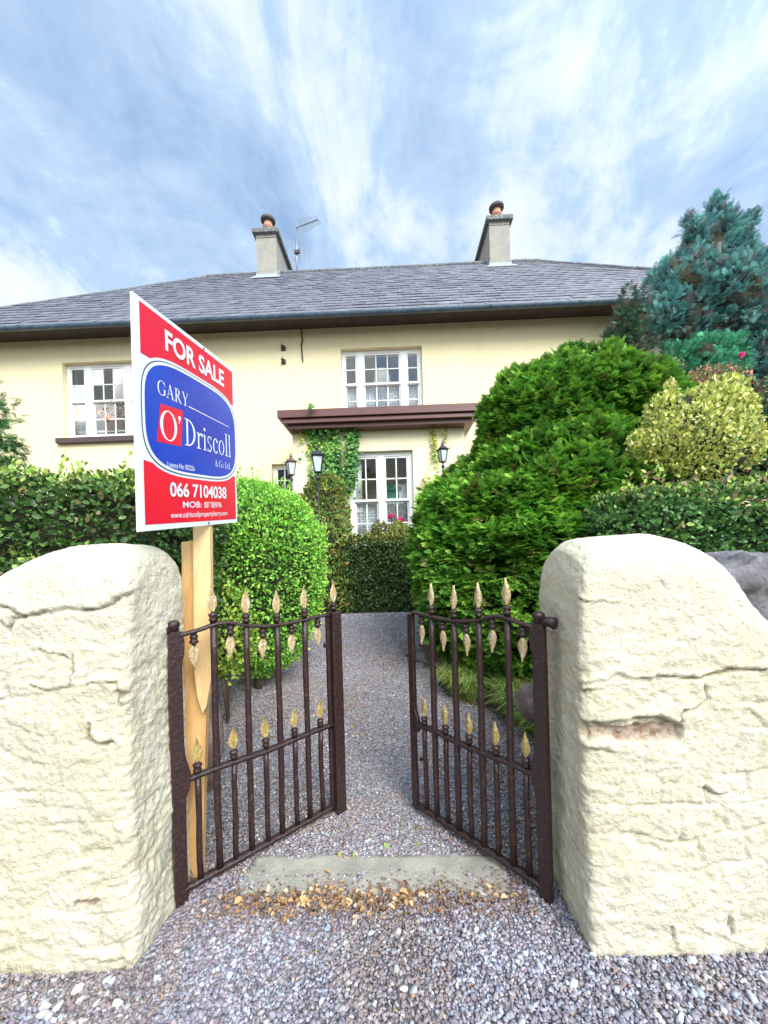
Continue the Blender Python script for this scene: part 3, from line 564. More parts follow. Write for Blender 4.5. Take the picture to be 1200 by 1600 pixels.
# windows -------------------------------------------------------------
def window(R, lights, glass, parent=None, y=.13, sill=None, name='window', nrow=4, mw=.15, fr=.07):
    x0, x1, z0, z1 = R; parent = parent or house
    root = MB()
    root.box(x0 + .002, x1 - .002, y, y + .10, z1 - fr, z1 - .002).box(x0 + .002, x1 - .002, y, y + .10, z0 + .002, z0 + fr).box(x0 + .002, x0 + fr, y, y + .10, z0 + fr, z1 - fr).box(x1 - fr, x1 - .002, y, y + .10, z0 + fr, z1 - fr)
    tot = sum(l[0] for l in lights); W = (x1 - x0 - 2 * fr - mw * (len(lights) - 1)); xx = x0 + fr; made = []
    zm = (z0 + z1) / 2 + .0 * (z1 - z0); rr = random.Random(int(x0 * 100))
    for i, (wf, nc) in enumerate(lights):
        w = W * wf / tot; gl = MB(); sash = MB(); made.append((sash, gl))
        for part, (a, b, yo) in enumerate(((zm, z1 - fr, y + .015), (z0 + fr, zm + .02, y + .055))):
            st = .035
            sash.box(xx, xx + st, yo, yo + .035, a, b).box(xx + w - st, xx + w, yo, yo + .035, a, b).box(xx + st, xx + w - st, yo - (.012 if part == 0 else 0), yo + .035, a, a + (.045 if part == 0 else .07)).box(xx + st, xx + w - st, yo, yo + .035, b - .035, b)
            ix0, ix1, iz0, iz1 = xx + st, xx + w - st, a + .04, b - .035
            for c in range(1, nc): q = ix0 + (ix1 - ix0) * c / nc; sash.box(q - .0115, q + .0115, yo + .004, yo + .03, iz0, iz1)
            for c in range(1, nrow // 2): q = iz0 + (iz1 - iz0) * c / (nrow // 2); sash.box(ix0, ix1, yo + .006, yo + .028, q - .0115, q + .0115)
            for c in range(nc):
                for r_ in range(nrow // 2):
                    xa, xb = ix0 + (ix1 - ix0) * c / nc, ix0 + (ix1 - ix0) * (c + 1) / nc; za, zb = iz0 + (iz1 - iz0) * r_ / (nrow // 2), iz0 + (iz1 - iz0) * (r_ + 1) / (nrow // 2)
                    t1, t2 = rr.uniform(-.003, .003), rr.uniform(-.003, .003); yy = yo + .018
                    gl.poly([(xa, yy - t1, za), (xb, yy + t1, za + 0), (xb, yy + t1 + t2, zb), (xa, yy - t1 + t2, zb)], [(0, 1, 2, 3)])
        if i < len(lights) - 1: root.box(xx + w, xx + w + mw, y - .01, y + .10, z0 + fr, z1 - fr)
        xx += w + mw
    r = hb(root, name, 'frame', parent, bevel=.006)
    for sm_, gm_ in made: hb(sm_, 'sash', 'frame', r); hb(gm_, 'pane', glass, r)
    if sill: s = MB().box(x0 - .14, x1 + .14, -.10, .12, z0 - .13, z0 - .001); hb(s, 'sill', 'sill', r, bevel=.012)
    return r
window(R_left, [(1, 1), (2.2, 3), (1, 1)], 'glassup', sill=True)
window(R_mid, [(1, 1), (3.0, 3), (1, 1)], 'glassup', sill=True)
window(R_small, [(1, 2)], 'glass')
window(R_low, [(1, 1), (2.2, 3), (1, 1)], 'glass')
# eaves: soffit, fascia, gutter -------------------------------------------------
OV = .50; GZ = HL(600, 488, -OV - .06)[1]
hb(MB().box(XL, XR, -OV, .0 - .002, EZ - .06, EZ + .02).box(XL, XR, -OV - .03, -OV - .002, EZ - .055, GZ - .02), 'soffit', 'soffit')
g = MB(); n = 9; Lg = []
for i in range(n): a = math.pi * i / (n - 1); Lg.append((-OV - .10 - .065 * math.cos(a), GZ + .0 - .075 * math.sin(a)))
Lg += [(y + (.008 if y > -OV - .1 else -.0), z + .006) for y, z in reversed(Lg)]
nn = len(Lg); g.poly([(XL - .1, y, z) for y, z in Lg] + [(XR + .1, y, z) for y, z in Lg], [(i, (i + 1) % nn, nn + (i + 1) % nn, nn + i) for i in range(nn)])
hb(g, 'gutter', 'gutter', smooth=True)
gut = [o for o in house.children if o.name.startswith('gutter')]
xx = XL + .4
while xx < XR:
    g = MB(); pts = [(-OV - .10 - .073 * math.cos(math.pi * i / 8), GZ + .004 - .083 * math.sin(math.pi * i / 8)) for i in range(9)]
    g.poly([(xx, y, z) for y, z in pts] + [(xx + .05, y, z) for y, z in pts], [(i, i + 1, 10 + i, 9 + i) for i in range(8)]); hb(g, 'bracket', 'gutter', smooth=True); xx += .95
# roof ----------------------------------------------------------------------
RD = DEP / 2 + 0.0; rzr = HL(600, 421.5, RD)[1]; ez = GZ + .02; ey = -OV - .07
rxl, rxr = HL(323, 431, RD)[0], HL(842, 411.5, RD)[0]
run = RD - ey; rise = rzr - ez; sl = math.hypot(run, rise); nrm = Vector((0, -rise / sl, run / sl))
mb = MB(); by = DEP + OV + .07
A, B, Cc, Dd = (XL - .1, ey, ez), (XR + .1, ey, ez), (XR + .1, by, ez), (XL - .1, by, ez); E1, E2 = (rxl, RD, rzr), (rxr, RD, rzr)
mb.poly([A, B, Cc, Dd, E1, E2], [(0, 1, 5, 4), (1, 2, 5), (2, 3, 4, 5), (3, 0, 4)])
o = hb(mb, 'roof', 'slate'); 
ca = o.data.color_attributes.new('Col', 'FLOAT_COLOR', 'POINT'); ca.data.foreach_set('color', [.17, .175, .21, 1] * len(o.data.vertices)); roof = o
NR = 21; SV, SF, SC = [], [], []; rr = random.Random(5)
for j in range(NR):
    s0, s1 = j / NR, (j + 1) / NR + .012
    def edge_x(s): return (A[0] + (E1[0] - A[0]) * s, B[0] + (E2[0] - B[0]) * s)
    l0, r0 = edge_x(s0); l1, r1 = edge_x(min(s1, 1)); w = .30; k = 0; xx = l0 - (w / 2 if j % 2 else 0)
    while xx < r0:
        xa, xb = xx + .003, xx + w - .003; lift = .030 + rr.uniform(-.005, .007); drop = rr.uniform(-.012, .012) / sl; sag = .025 * math.sin(xx * .55 + 1) * math.sin(math.pi * s0)
        pts = []
        for (s, q, lf) in ((s0 + drop, xa, lift), (s0 + drop, xb, lift + rr.uniform(-.004, .004)), (s1, xb, .008), (s1, xa, .008)):
            l, r = edge_x(min(max(s, 0), 1)); q = min(max(q, l), r); pts.append(Vector((q, ey + run * s, ez + rise * s)) + nrm * (lf + sag + .012))
        if pts[1].x - pts[0].x > .01 or pts[2].x - pts[3].x > .01:
            n0 = len(SV); low = [pts[0] - nrm * .014, pts[1] - nrm * .014]; SV += [tuple(p) for p in pts + low]; SF += [(n0, n0 + 1, n0 + 2, n0 + 3), (n0 + 4, n0 + 5, n0 + 1, n0)]
            b = rr.choice([.92, .97, 1, 1, 1.06, 1.14, .84]); tint = rr.choice([(.155, .165, .205), (.165, .17, .205), (.145, .16, .20), (.175, .18, .215)]); SC += [(tint[0] * b, tint[1] * b, tint[2] * b)] * 6
        xx += w
SV = np.array(SV); o = np_mesh('slates', SV, np.array(SF), 'slate', np.array(SC), house, HO)
o['kind'] = 'stuff'; o.parent = roof
mb = MB()
for a, b, r_ in ((E1, E2, .085), (A, E1, .05), (B, E2, .05), (Cc, E2, .05), (Dd, E1, .05)):
    a, b = Vector(a), Vector(b); L_ = (b - a).length; n = int(L_ / .42)
    for i in range(n):
        p, q = a.lerp(b, i / n), a.lerp(b, (i + .97) / n); jz = Vector((0, 0, .03 + rr.uniform(-.008, .008)))
        mb.tube([p + jz, q + jz + Vector((0, 0, .006))], [r_, r_ * .94], 8)
hb(mb, 'ridge_tiles', 'ridge', roof)
# chimneys ----------------------------------------------------------------------
def _c(): pass
def chimney(pf0, pf1, ybase, ytop, side):
    yf = RD - .38; a = HL(pf0, ybase, yf); b = HL(pf1, ybase, yf); zt = HL((pf0 + pf1) / 2, ytop, yf)[1]; x0, x1 = a[0], b[0]; y1 = yf + 1.75
    ch = hb(MB().box(x0, x1, yf, y1, a[1] - 1.3, zt - .09), 'chimney', 'render')
    hb(MB().box(x0 - .012, x1 + .012, yf - .012, y1 + .012, zt - .26, zt - .245), 'band', 'cap', ch)
    cp = hb(MB().box(x0 - .10, x1 + .10, yf - .10, y1 + .10, zt - .14, zt), 'cap', 'cap', ch, bevel=.02)
    pc = ((x0 + x1) / 2 + .02 * side, yf + .20, zt)
    hb(MB().lathe(pc, [(-.02, .24), (.02, .22), (.06, .17)]), 'mortar_flaunching', 'cap', ch, smooth=True)
    hb(MB().lathe(pc, [(.0, .16), (.20, .15), (.21, .165), (.25, .165), (.26, .14), (.42, .135)], 20), 'pot', 'terracotta', ch, smooth=True)
    hb(MB().lathe((pc[0], pc[1], pc[2]), [(.40, .14), (.405, .21), (.44, .235), (.50, .235), (.505, .20), (.46, .15)], 20), 'cowl', 'darkclay', ch, smooth=True)
    fl = MB(); zb = ez + rise * (yf - ey) / run
    fl.box(x0 - .03, x1 + .03, yf - .022, yf - .003, zb - .03, zb + .12); 
    for xs_ in (x0 - .022, x1 + .003): fl.poly([(xs_, yf - .02, zb - .04), (xs_ + .02, yf - .02, zb - .04), (xs_ + .02, RD, rzr - .02), (xs_, RD, rzr - .02), (xs_, yf - .02, zb + .16), (xs_ + .02, yf - .02, zb + .16), (xs_ + .02, RD, rzr + .16), (xs_, RD, rzr + .16)], [(0, 1, 2, 3), (4, 5, 6, 7), (0, 1, 5, 4), (2, 3, 7, 6), (1, 2, 6, 5), (0, 3, 7, 4)])
    fl.poly([Vector(p) + nrm * .058 for p in ((x0 - .16, yf - .22, zb - .22 * rise / run), (x1 + .16, yf - .22, zb - .22 * rise / run), (x1 + .10, yf, zb), (x0 - .10, yf, zb))], [(0, 1, 2, 3)])
    hb(fl, 'flashing', 'lead', ch)
    return x0, x1, yf, y1, zt
ch1 = chimney(401.5, 433, 429, 359, 1); ch2 = chimney(766, 798, 415, 339, -1)
# little hooks, cable and crack on the facade
for (px, py) in ((443, 545), (443.5, 566)):
    x, z = HL(px, py); hb(MB().box(x - .05, x + .05, -.03, -.001, z - .05, z + .05).tube([(x, -.02, z), (x, -.12, z), (x, -.14, z + .06)], .012, 6).tube([(x - .04, -.10, z + .02), (x + .04, -.10, z + .02)], .014, 6), 'wall_hook', 'darkpaint')
x, z = HL(471, 514); _, z2 = HL(472, 566); _, z3 = HL(474, 636)
hb(MB().tube([(x, -.02, z), (x + .02, -.02, z - .3), (x - .01, -.022, (z + z2) / 2), (x + .015, -.02, z2)], .016, 6), 'cable', 'darkpaint')
hb(MB().tube([(x + .015, -.008, z2 - .01), (x + .0, -.007, (z2 + z3) / 2), (x + .03, -.008, z3)], .006, 5), 'thin_cable', 'wall')
# porch -------------------------------------------------------------------
PYO = -1.35
px0, _ = HL(459, 760, PYO); px1, _ = HL(728, 760, PYO); _, pzt = HL(600, 662, PYO); R_por = rect(544, 706, 649, 858, PYO)
porch = MB(); wall_holes(porch, px0, px1, -.1, pzt, PYO, .25, [R_por])
for xx in (px0, px1): porch.poly([(xx, PYO, -.1), (xx, -.002, -.1), (xx, -.002, pzt), (xx, PYO, pzt)], [(0, 1, 2, 3)])
porch = hb(porch, 'porch', 'plaster')
hb(MB().box(px0 + .02, px1 - .02, PYO + .28, -.01, pzt - .03, pzt - .01), 'interior', 'inside', porch)
cf = PYO - .38; cx0, _ = HL(433, 650, cf); cx1 = HL(752, 650, cf)[0]; zt_ = HL(600, 634.5, cf)[1]; zb_ = HL(600, 660, cf)[1]
k = zt_ - zb_
hb(MB().box(cx0, cx1, cf, -.005, zt_ - k * .48, zt_).box(cx0 + .06, cx1 - .06, cf + .06, -.006, zt_ - k * .60, zt_ - k * .48 - .002).box(cx0 + .09, cx1 - .09, cf + .03, -.007, zt_ - k * .80, zt_ - k * .60 - .002)
   .box(cx0 + .15, cx1 - .15, cf + .12, -.008, zb_ - .02, zt_ - k * .80 - .002).box(cx0 + .24, cx1 - .24, cf + .26, -.009, pzt - .12, zb_ - .022), 'canopy', 'canopy', porch, bevel=.006)
wp = window(R_por, [(1, 2), (1, 2)], 'glass', house, y=PYO + .10, mw=.13, fr=.09)

# things in the windows
def hthing(mb, name, m, label, cat, group=None, **k):
    o = mb.build(name, m, None, (0, 0, 0), **k); o.location = (0, HY, 0); o.rotation_euler = (0, 0, -HA); return tag(o, label, cat, group)
def curtain(R, fx0, fx1, fz0, fz1, y, label, seed=0):
    x0 = R[0] + (R[1] - R[0]) * fx0; x1 = R[0] + (R[1] - R[0]) * fx1; z0 = R[2] + (R[3] - R[2]) * fz0; z1 = R[2] + (R[3] - R[2]) * fz1; n = 90; mb = MB()
    V = []
    for j in range(7):
        for i in range(n + 1):
            u = i / n; V.append((x0 + (x1 - x0) * u, y + .018 * math.sin(u * (x1 - x0) * 75 + .5 * math.sin(j + seed)), z0 + (z1 - z0) * j / 6 + (.02 * abs(math.sin(u * (x1 - x0) * 18)) if j == 0 else 0)))
    mb.poly(V, [(j * (n + 1) + i, j * (n + 1) + i + 1, (j + 1) * (n + 1) + i + 1, (j + 1) * (n + 1) + i) for j in range(6) for i in range(n)])
    return hthing(mb, 'lace_curtain', 'lace', label, 'curtain', smooth=True)
curtain(R_mid, .03, .97, .02, .50, .30, 'white lace half curtain in the upper window above the porch')
curtain(R_por, .03, .97, .02, .50, PYO + .27, 'white lace half curtain in the ground floor porch window')
curtain(R_left, .04, .20, .04, .50, .30, 'narrow lace curtain behind the left side light of the upper left window')
x, z = HL(597, 590, .6); 
lp = empty('table_lamp', (0, HY, 0), 'white table lamp shade standing inside the upper window above the porch', 'lamp', -HA)
MB().lathe((x, .62, z - .24), [(0, .25), (.42, .17)], 20).build('lamp_shade', 'white', lp, smooth=True); MB().lathe((x, .62, R_mid[2] + .05), [(0, .12), (.05, .10), (.10, .03), (z - .24 - R_mid[2] + .1, .03)], 12).build('base', 'terracotta', lp, smooth=True)
MB().box(x - .3, x + .3, .47, .9, R_mid[2] - .02, R_mid[2] + .05).build('shelf', 'inside', lp)
x, z = HL(176, 667, .35); pot = empty('flower_pot', (0, HY, 0), 'terracotta pot of dried pink geranium heads inside the upper left window', 'flower pot', -HA)
MB().lathe((x, .42, z - .10), [(0, .16), (.22, .21), (.225, .235), (.31, .24), (.29, .2)], 20).build('pot', 'terracotta', pot, smooth=True)
MB().box(x - .9, x + .5, .30, .7, z - .14, z - .101).build('window_board', 'frame', pot)
n = 900; Pp = np.array([x, .42, z + .30]) + RNG.normal(0, 1, (n, 3)) * [.22, .10, .10]; Nn = unit(Pp - [x, .42, z + .1])
v, f, c = leaves(Pp, Nn, .07, [(.62, .40, .30), (.50, .36, .22), (.70, .52, .42), (.12, .16, .06)], [.35, .25, .2, .2]); np_mesh('dried_flowers', v, f, 'matte', c, pot)
x, z = HL(614, 770, PYO + .5); hthing(MB().box(x - .23, x + .23, PYO + .42, PYO + .6, z - .25, z + .16).box(x - .18, x + .18, PYO + .39, PYO + .42, z + .02, z + .12), 'storage_tin', 'greenbox', 'green box standing behind the right half of the porch window', 'box', bevel=.04)
x, z = HL(633, 772, PYO + .5); hthing(MB().box(x - .13, x + .13, PYO + .40, PYO + .43, z - .17, z + .17).box(x - .16, x + .16, PYO + .43, PYO + .46, z - .2, z + .2), 'picture_frame', 'white', 'small white picture frame beside the green box in the porch window', 'picture frame')
hthing(MB().poly([(R_por[0] + .10 + .07 * i, PYO + .24 + (.03 if i % 2 else 0), zz) for zz in (R_por[2] + .8, R_por[3] - .1) for i in range(3)], [(0, 1, 4, 3), (1, 2, 5, 4)]), 'curtain', 'white', 'plain pale curtain drawn to the left side of the porch window', 'curtain')

# TV aerial
ar = empty('tv_aerial', (0, 0, 0), 'grey metal television aerial on a thin mast behind the left chimney', 'aerial')
YA = 13.4; b0, b1 = at(463.5, 432, YA), at(463.5, 348, YA); MB().tube([b0 - Vector((0, 0, .4)), b1], .03, 8).build('mast', 'alu', ar, smooth=True)
p, q = at(463, 356, YA), at(497, 343, YA - .8); mb = MB().tube([p, q], .022, 6); d = (q - p).normalized()
for i in range(9):
    c = p.lerp(q, .25 + .75 * i / 8); side = d.cross(Vector((0, 0, 1))).normalized(); L_ = .22 - .012 * i; mb.tube([c - side * L_ * .9 - Vector((0, 0, L_ * .5)), c + side * L_ * .9 + Vector((0, 0, L_ * .5))], .011, 5)
mb.tube([p + Vector((.1, -.02, .0)), p + Vector((.2, -.05, -.35))], .013, 5); mb.build('antenna_boom', 'alu', ar)
MB().box(b1.x - .10, b1.x + .10, YA - .09, YA - .03, at(463, 398, YA).z, at(463, 393, YA).z).tube([at(461, 397, YA), at(468, 389, YA)], .02, 5).build('clamp', 'darkpaint', ar)
mb = MB(); 
for i in range(7):
    a = at(452, 376 + i * 4.5, YA + .1); b = at(479, 383 + i * 4.5, YA + .1); mb.tube([a, b], .006, 4)
for i in range(5): a = at(452 + i * 6.7, 376 + i * 1.7, YA + .1); b = at(452 + i * 6.7, 403 + i * 1.7, YA + .1); mb.tube([a, b], .006, 4)
mb.build('reflector_grid', 'alu', ar)

# ================================================================== GATES
def finial(mb_knob, mb_leaf, x, z, up, s=1.0, r=None):
    k = 1 if up else -1; rr = r or random
    mb_knob.tube([(x, 0, z + k * q) for q in (0, .012, .013, .022, .028, .036, .044, .049)], [.013, .013, .017, .017, .0125, .0185, .0185, .010], 12)
    mb_knob.tube([(x, 0, z + k * .046), (x, 0, z + k * .056)], [.011, .007], 8)
    # a pressed metal leaf: pointed outline, raised midrib and slanting veins
    zb = z + k * .052; L = .105 * s; outl = [(0, .006), (.10, .013), (.24, .0205), (.36, .0225), (.50, .0205), (.66, .0145), (.82, .0075), (1, .0008)]
    tilt = rr.uniform(-.05, .05); V = []; n = len(outl)
    def pt(xo, y, t_): return (x + xo + tilt * t_ * L, y, zb + k * t_ * L)
    for t_, w in outl:
        V += [pt(-w, 0, t_), pt(-w * .55, -.0050, t_ - .02), pt(-w * .12, -.0030, t_), pt(0, -.0085, t_), pt(w * .12, -.0030, t_), pt(w * .55, -.0050, t_ - .02), pt(w, 0, t_)]
        V += [pt(w * .5, .006, t_), pt(0, .0085, t_), pt(-w * .5, .006, t_)]
    m_ = 10; Fq = [(j * m_ + i, j * m_ + (i + 1) % m_, (j + 1) * m_ + (i + 1) % m_, (j + 1) * m_ + i) for j in range(n - 1) for i in range(m_)] + [tuple(range(m_)), tuple((n - 1) * m_ + i for i in range(m_))]
    mb_leaf.poly(V, Fq)
def gate(base, tip, mir, label):
    base = Vector(base); tip = Vector(tip); L = (tip - base).length; rz = math.atan2(tip.y - base.y, tip.x - base.x); rr = random.Random(3 + mir)
    root = empty('iron_gate', (base.x, base.y, 0), label, 'gate', rz, 'pair of brown iron gates standing open')
    Zb, Zm, Zt = .055, .50, 1.115
    wob = lambda a: rr.uniform(-a, a)
    def b(mb, name, m='iron', par=None, smooth=True, bevel=0): return mb.build(name, m, par or root, smooth=smooth, bevel=bevel)
    # hinge post: flat bar with swellings at top and mid rail
    sh = [(-.026, .0), (.026, .0), (.026, .36), (.028, .43), (.045, .47), (.047, .535), (.030, .60), (.026, .66), (.026, 1.0), (.036, 1.03), (.038, 1.09), (.024, 1.13), (-.024, 1.13), (-.026, 1.0)]
    hp = b(MB().prism(sh, -.017, .017), 'hinge_post', smooth=False, bevel=.005)
    b(MB().tube([(0, 0, 1.13), (0, 0, 1.145), (0, 0, 1.15), (0, 0, 1.166), (0, 0, 1.174)], [.022, .020, .026, .024, .014], 12), 'knob', par=hp)
    b(MB().tube([(-.012, 0, 1.135), (-.07, 0, 1.137)], [.021, .021], 10).tube([(-.045, .0, 1.127), ((-.10, -.02, 1.137) if mir == 0 else (-.06, 0, 1.137))], [.024, .028], 4, sq=True), 'hinge', par=hp)
    # rails
    def top(u): return Zt + .030 * math.exp(-((u - .24) / .13) ** 2) - .018 * math.exp(-((u - .62) / .25) ** 2) - .004
    def rail(zf, ry, rz_, n=28, name='rail', x0=.015, x1=None):
        x1 = x1 or L - .02; mb = MB(); R = []
        for i in range(n + 1):
            u = i / n; x = x0 + (x1 - x0) * u; z = zf(u) + wob(.0012)
            for (dy, dzz) in ((-ry, -rz_), (ry, -rz_), (ry * 1.02, rz_ * .6), (0, rz_), (-ry * 1.02, rz_ * .6)): R.append((x, dy + wob(.0007), z + dzz))
        mb.poly(R, [(j * 5 + i, j * 5 + (i + 1) % 5, (j + 1) * 5 + (i + 1) % 5, (j + 1) * 5 + i) for j in range(n) for i in range(5)] + [(0, 1, 2, 3, 4), tuple(n * 5 + i for i in range(5))]); return b(mb, name)
    rail(top, .017, .008, name='top_rail'); rail(lambda u: Zm + .004 * math.sin(u * 9), .016, .010, name='middle_rail'); rail(lambda u: Zb, .017, .010, name='bottom_rail')
    # free post
    if mir == 0:
        fp = MB().box(L - .036, L - .016, -.010, .010, .03, 1.10).tube([(L + .018, 0, .01), (L + .018, 0, .5), (L + .019, 0, 1.12)], [.043, .044, .042], 4, sq=True).box(L - .05, L - .03, -.012, .012, .93, .955)
    else:
        fp = MB().prism([(L - .022, .03), (L + .018, .03), (L + .018, 1.10), (L - .022, 1.10), (L - .022, .58), (L - .045, .52), (L - .045, .47), (L - .016, .44)], -.012, .012).tube([(L + .01, 0, .86), (L + .045, 0, .865)], .012, 8).tube([(L - .16, 0, .845), (L - .02, 0, .85)], .008, 6).tube([(L - .03, -.012, .30), (L - .03, -.035, .30)], .010, 6)
    fp = b(fp, 'meeting_post', smooth=False, bevel=.004)
    if mir == 0:
        kn, lf = MB(), MB(); finial(kn, lf, L + .018, 1.12, True, 1.12, rr); b(kn, 'knob', par=fp); b(lf, 'leaf_finial', 'gold', fp, smooth=False)
    for i in range(1, 10):
        x = L * i / 10 * .985; ztop = top((x - .015) / (L - .035))
        if i % 2 == 0:
            xb = x + wob(.003); bar = b(MB().tube([(xb + wob(.002), wob(.001), Zb + (ztop - Zb) * q / 8) for q in range(9)], [.0152 + wob(.0008) for _ in range(9)], 8), 'long_bar')
            kn, lf = MB(), MB(); finial(kn, lf, xb, ztop + .004, True, 1.12, rr); b(kn, 'knob', par=bar); b(lf, 'leaf_finial', 'gold', bar, smooth=False)
        else:
            bar = b(MB().tube([(x + wob(.003), wob(.001), Zb + (Zm - Zb) * q / 5) for q in range(6)], [.0132 + wob(.0008) for _ in range(6)], 8), 'short_bar')
            kn, lf = MB(), MB(); finial(kn, lf, x, Zm + .006, True, .98, rr); b(kn, 'knob', par=bar); b(lf, 'leaf_finial', 'goldrust', bar, smooth=False)
            kn, lf = MB(), MB(); finial(kn, lf, x, ztop - .006, False, 1.0, rr); kf = b(kn, 'hanging_knob'); b(lf, 'leaf_pendant', 'gold', kf, smooth=False)
    return root
gl0, gl1 = G(283, 1412), G(526, 1272); gr0, gr1 = G(854, 1408), G(650, 1270)
gate(gl0, gl1, 0, 'brown iron gate with gold leaf finials, hinged beside the pine sign post')
gate(gr0, gr1, 1, 'brown iron gate with latch bolt, no finial on its slender meeting post')

# ================================================================== FOR SALE SIGN
TL, BL = at(207, 455, 1.37), at(217.5, 831, 1.37); hB = TL.z - BL.z
ra, rb = ray(366, 577), ray(371, 816); Y2 = hB / (ra[1] - rb[1]); BR = at(371, 816, Y2)
U = BR - BL; Vv = Vector((0, 0, hB)); Nrm = U.cross(Vv).normalized()
sp = G(309, 1383); sign = empty('for_sale_sign', (sp.x, sp.y, 0), 'tall red, white and blue FOR SALE board on a new pine post', 'sign')
SO = (sp.x, sp.y, 0)
def bp(s, t, o=0.0): return BL + U * s + Vv * t + Nrm * o
TH = .010
fr_ = [bp(0, 0), bp(1, 0), bp(1, 1), bp(0, 1)]; board = MB().poly(fr_ + [p - Nrm * TH for p in fr_], [(0, 1, 2, 3), (7, 6, 5, 4), (0, 4, 5, 1), (1, 5, 6, 2), (2, 6, 7, 3), (3, 7, 4, 0)]).build('board', 'signwhite', sign, SO)
def flat(name, pts, o, m):
    n = len(pts); return MB().poly([bp(s, t, o) for s, t in pts], [tuple(range(n))]).build(name, m, board, SO)
def superr(cx, cz, a, b, n=4.2, k=72): return [(cx + a * math.copysign(abs(math.cos(q)) ** (2 / n), math.cos(q)), cz + b * math.copysign(abs(math.sin(q)) ** (2 / n), math.sin(q))) for q in [2 * math.pi * i / k for i in range(k)]]
CS, CT, SA, SB = .525, .528, .468, .252
NX = 3.6
inner = superr(CS, CT, SA, SB, NX); mid_ = superr(CS, CT, SA + .018, SB + .012, NX); thin_ = superr(CS, CT, SA + .024, SB + .0165, NX); outer = superr(CS, CT, SA + .040, SB + .028, NX, 200)
# red fields cut along the white border of the blue panel
def red_panel(top_):
    z0 = .758 if top_ else .027; x0, x1 = .040, .978
    pts = []
    if top_:
        arc = [p for p in outer if p[1] > .758 and x0 < p[0] < x1]; arc.sort(key=lambda p: p[0])
        pts = [(x0, .982), (x0, .760)] + arc + [(x1, .755), (x1, .975)]
    else:
        arc = [p for p in outer if p[1] < .300 and x0 < p[0] < x1]; arc.sort(key=lambda p: -p[0])
        pts = [(x0, .027), (x1, .022), (x1, .298)] + arc + [(x0, .305)]
    n = len(pts); me = MB(); 
    from mathutils.geometry import tessellate_polygon
    P3 = [bp(s, t, .0008) for s, t in pts]; tris = tessellate_polygon([[Vector((s, t, 0)) for s, t in pts]])
    return me.poly(P3, [tuple(t_) for t_ in tris]).build('red_panel', 'red', board, SO)
red_panel(True); red_panel(False)
flat('dark_outline', thin_, .0012, 'ink'); flat('white_border', mid_, .0016, 'signwhite'); flat('blue_panel', inner, .0020, 'blue')
flat('red_square', [(.136, .397), (.338, .402), (.363, .585), (.170, .574)][:4], .0024, 'red')
def sans(txt, s0, s1, t0, t1, bold, m='signwhite', o=.0030, s_shift=0):
    cu = bpy.data.curves.new('t', 'FONT'); cu.body = txt; cu.size = 1; cu.offset = bold; cu.fill_mode = 'FRONT'; cu.resolution_u = 4
    ob = bpy.data.objects.new('t', cu); COL.objects.link(ob); dg = bpy.context.evaluated_depsgraph_get(); me = bpy.data.meshes.new_from_object(ob.evaluated_get(dg))
    V = [v.co.copy() for v in me.vertices]; Fs = [tuple(p.vertices) for p in me.polygons]; bpy.data.objects.remove(ob); bpy.data.curves.remove(cu); bpy.data.meshes.remove(me)
    xa, xb = min(v.x for v in V), max(v.x for v in V); za, zb = min(v.y for v in V), max(v.y for v in V)
    return MB().poly([bp(s0 + (v.x - xa) / (xb - xa) * (s1 - s0), t0 + (v.y - za) / (zb - za) * (t1 - t0), o) for v in V], Fs).build('lettering', m, board, SO)
sans('FOR SALE', .222, .848, .838, .938, .030)
sans('066 7104038', .228, .838, .150, .222, .026); sans('MOB:', .338, .525, .098, .130, .010); sans('087 7839796', .555, .765, .096, .129, .008)
sans('www.odriscollpropertykerry.com', .228, .842, .040, .078, .004); sans('Licence No: 002256', .212, .462, .290, .316, .004)
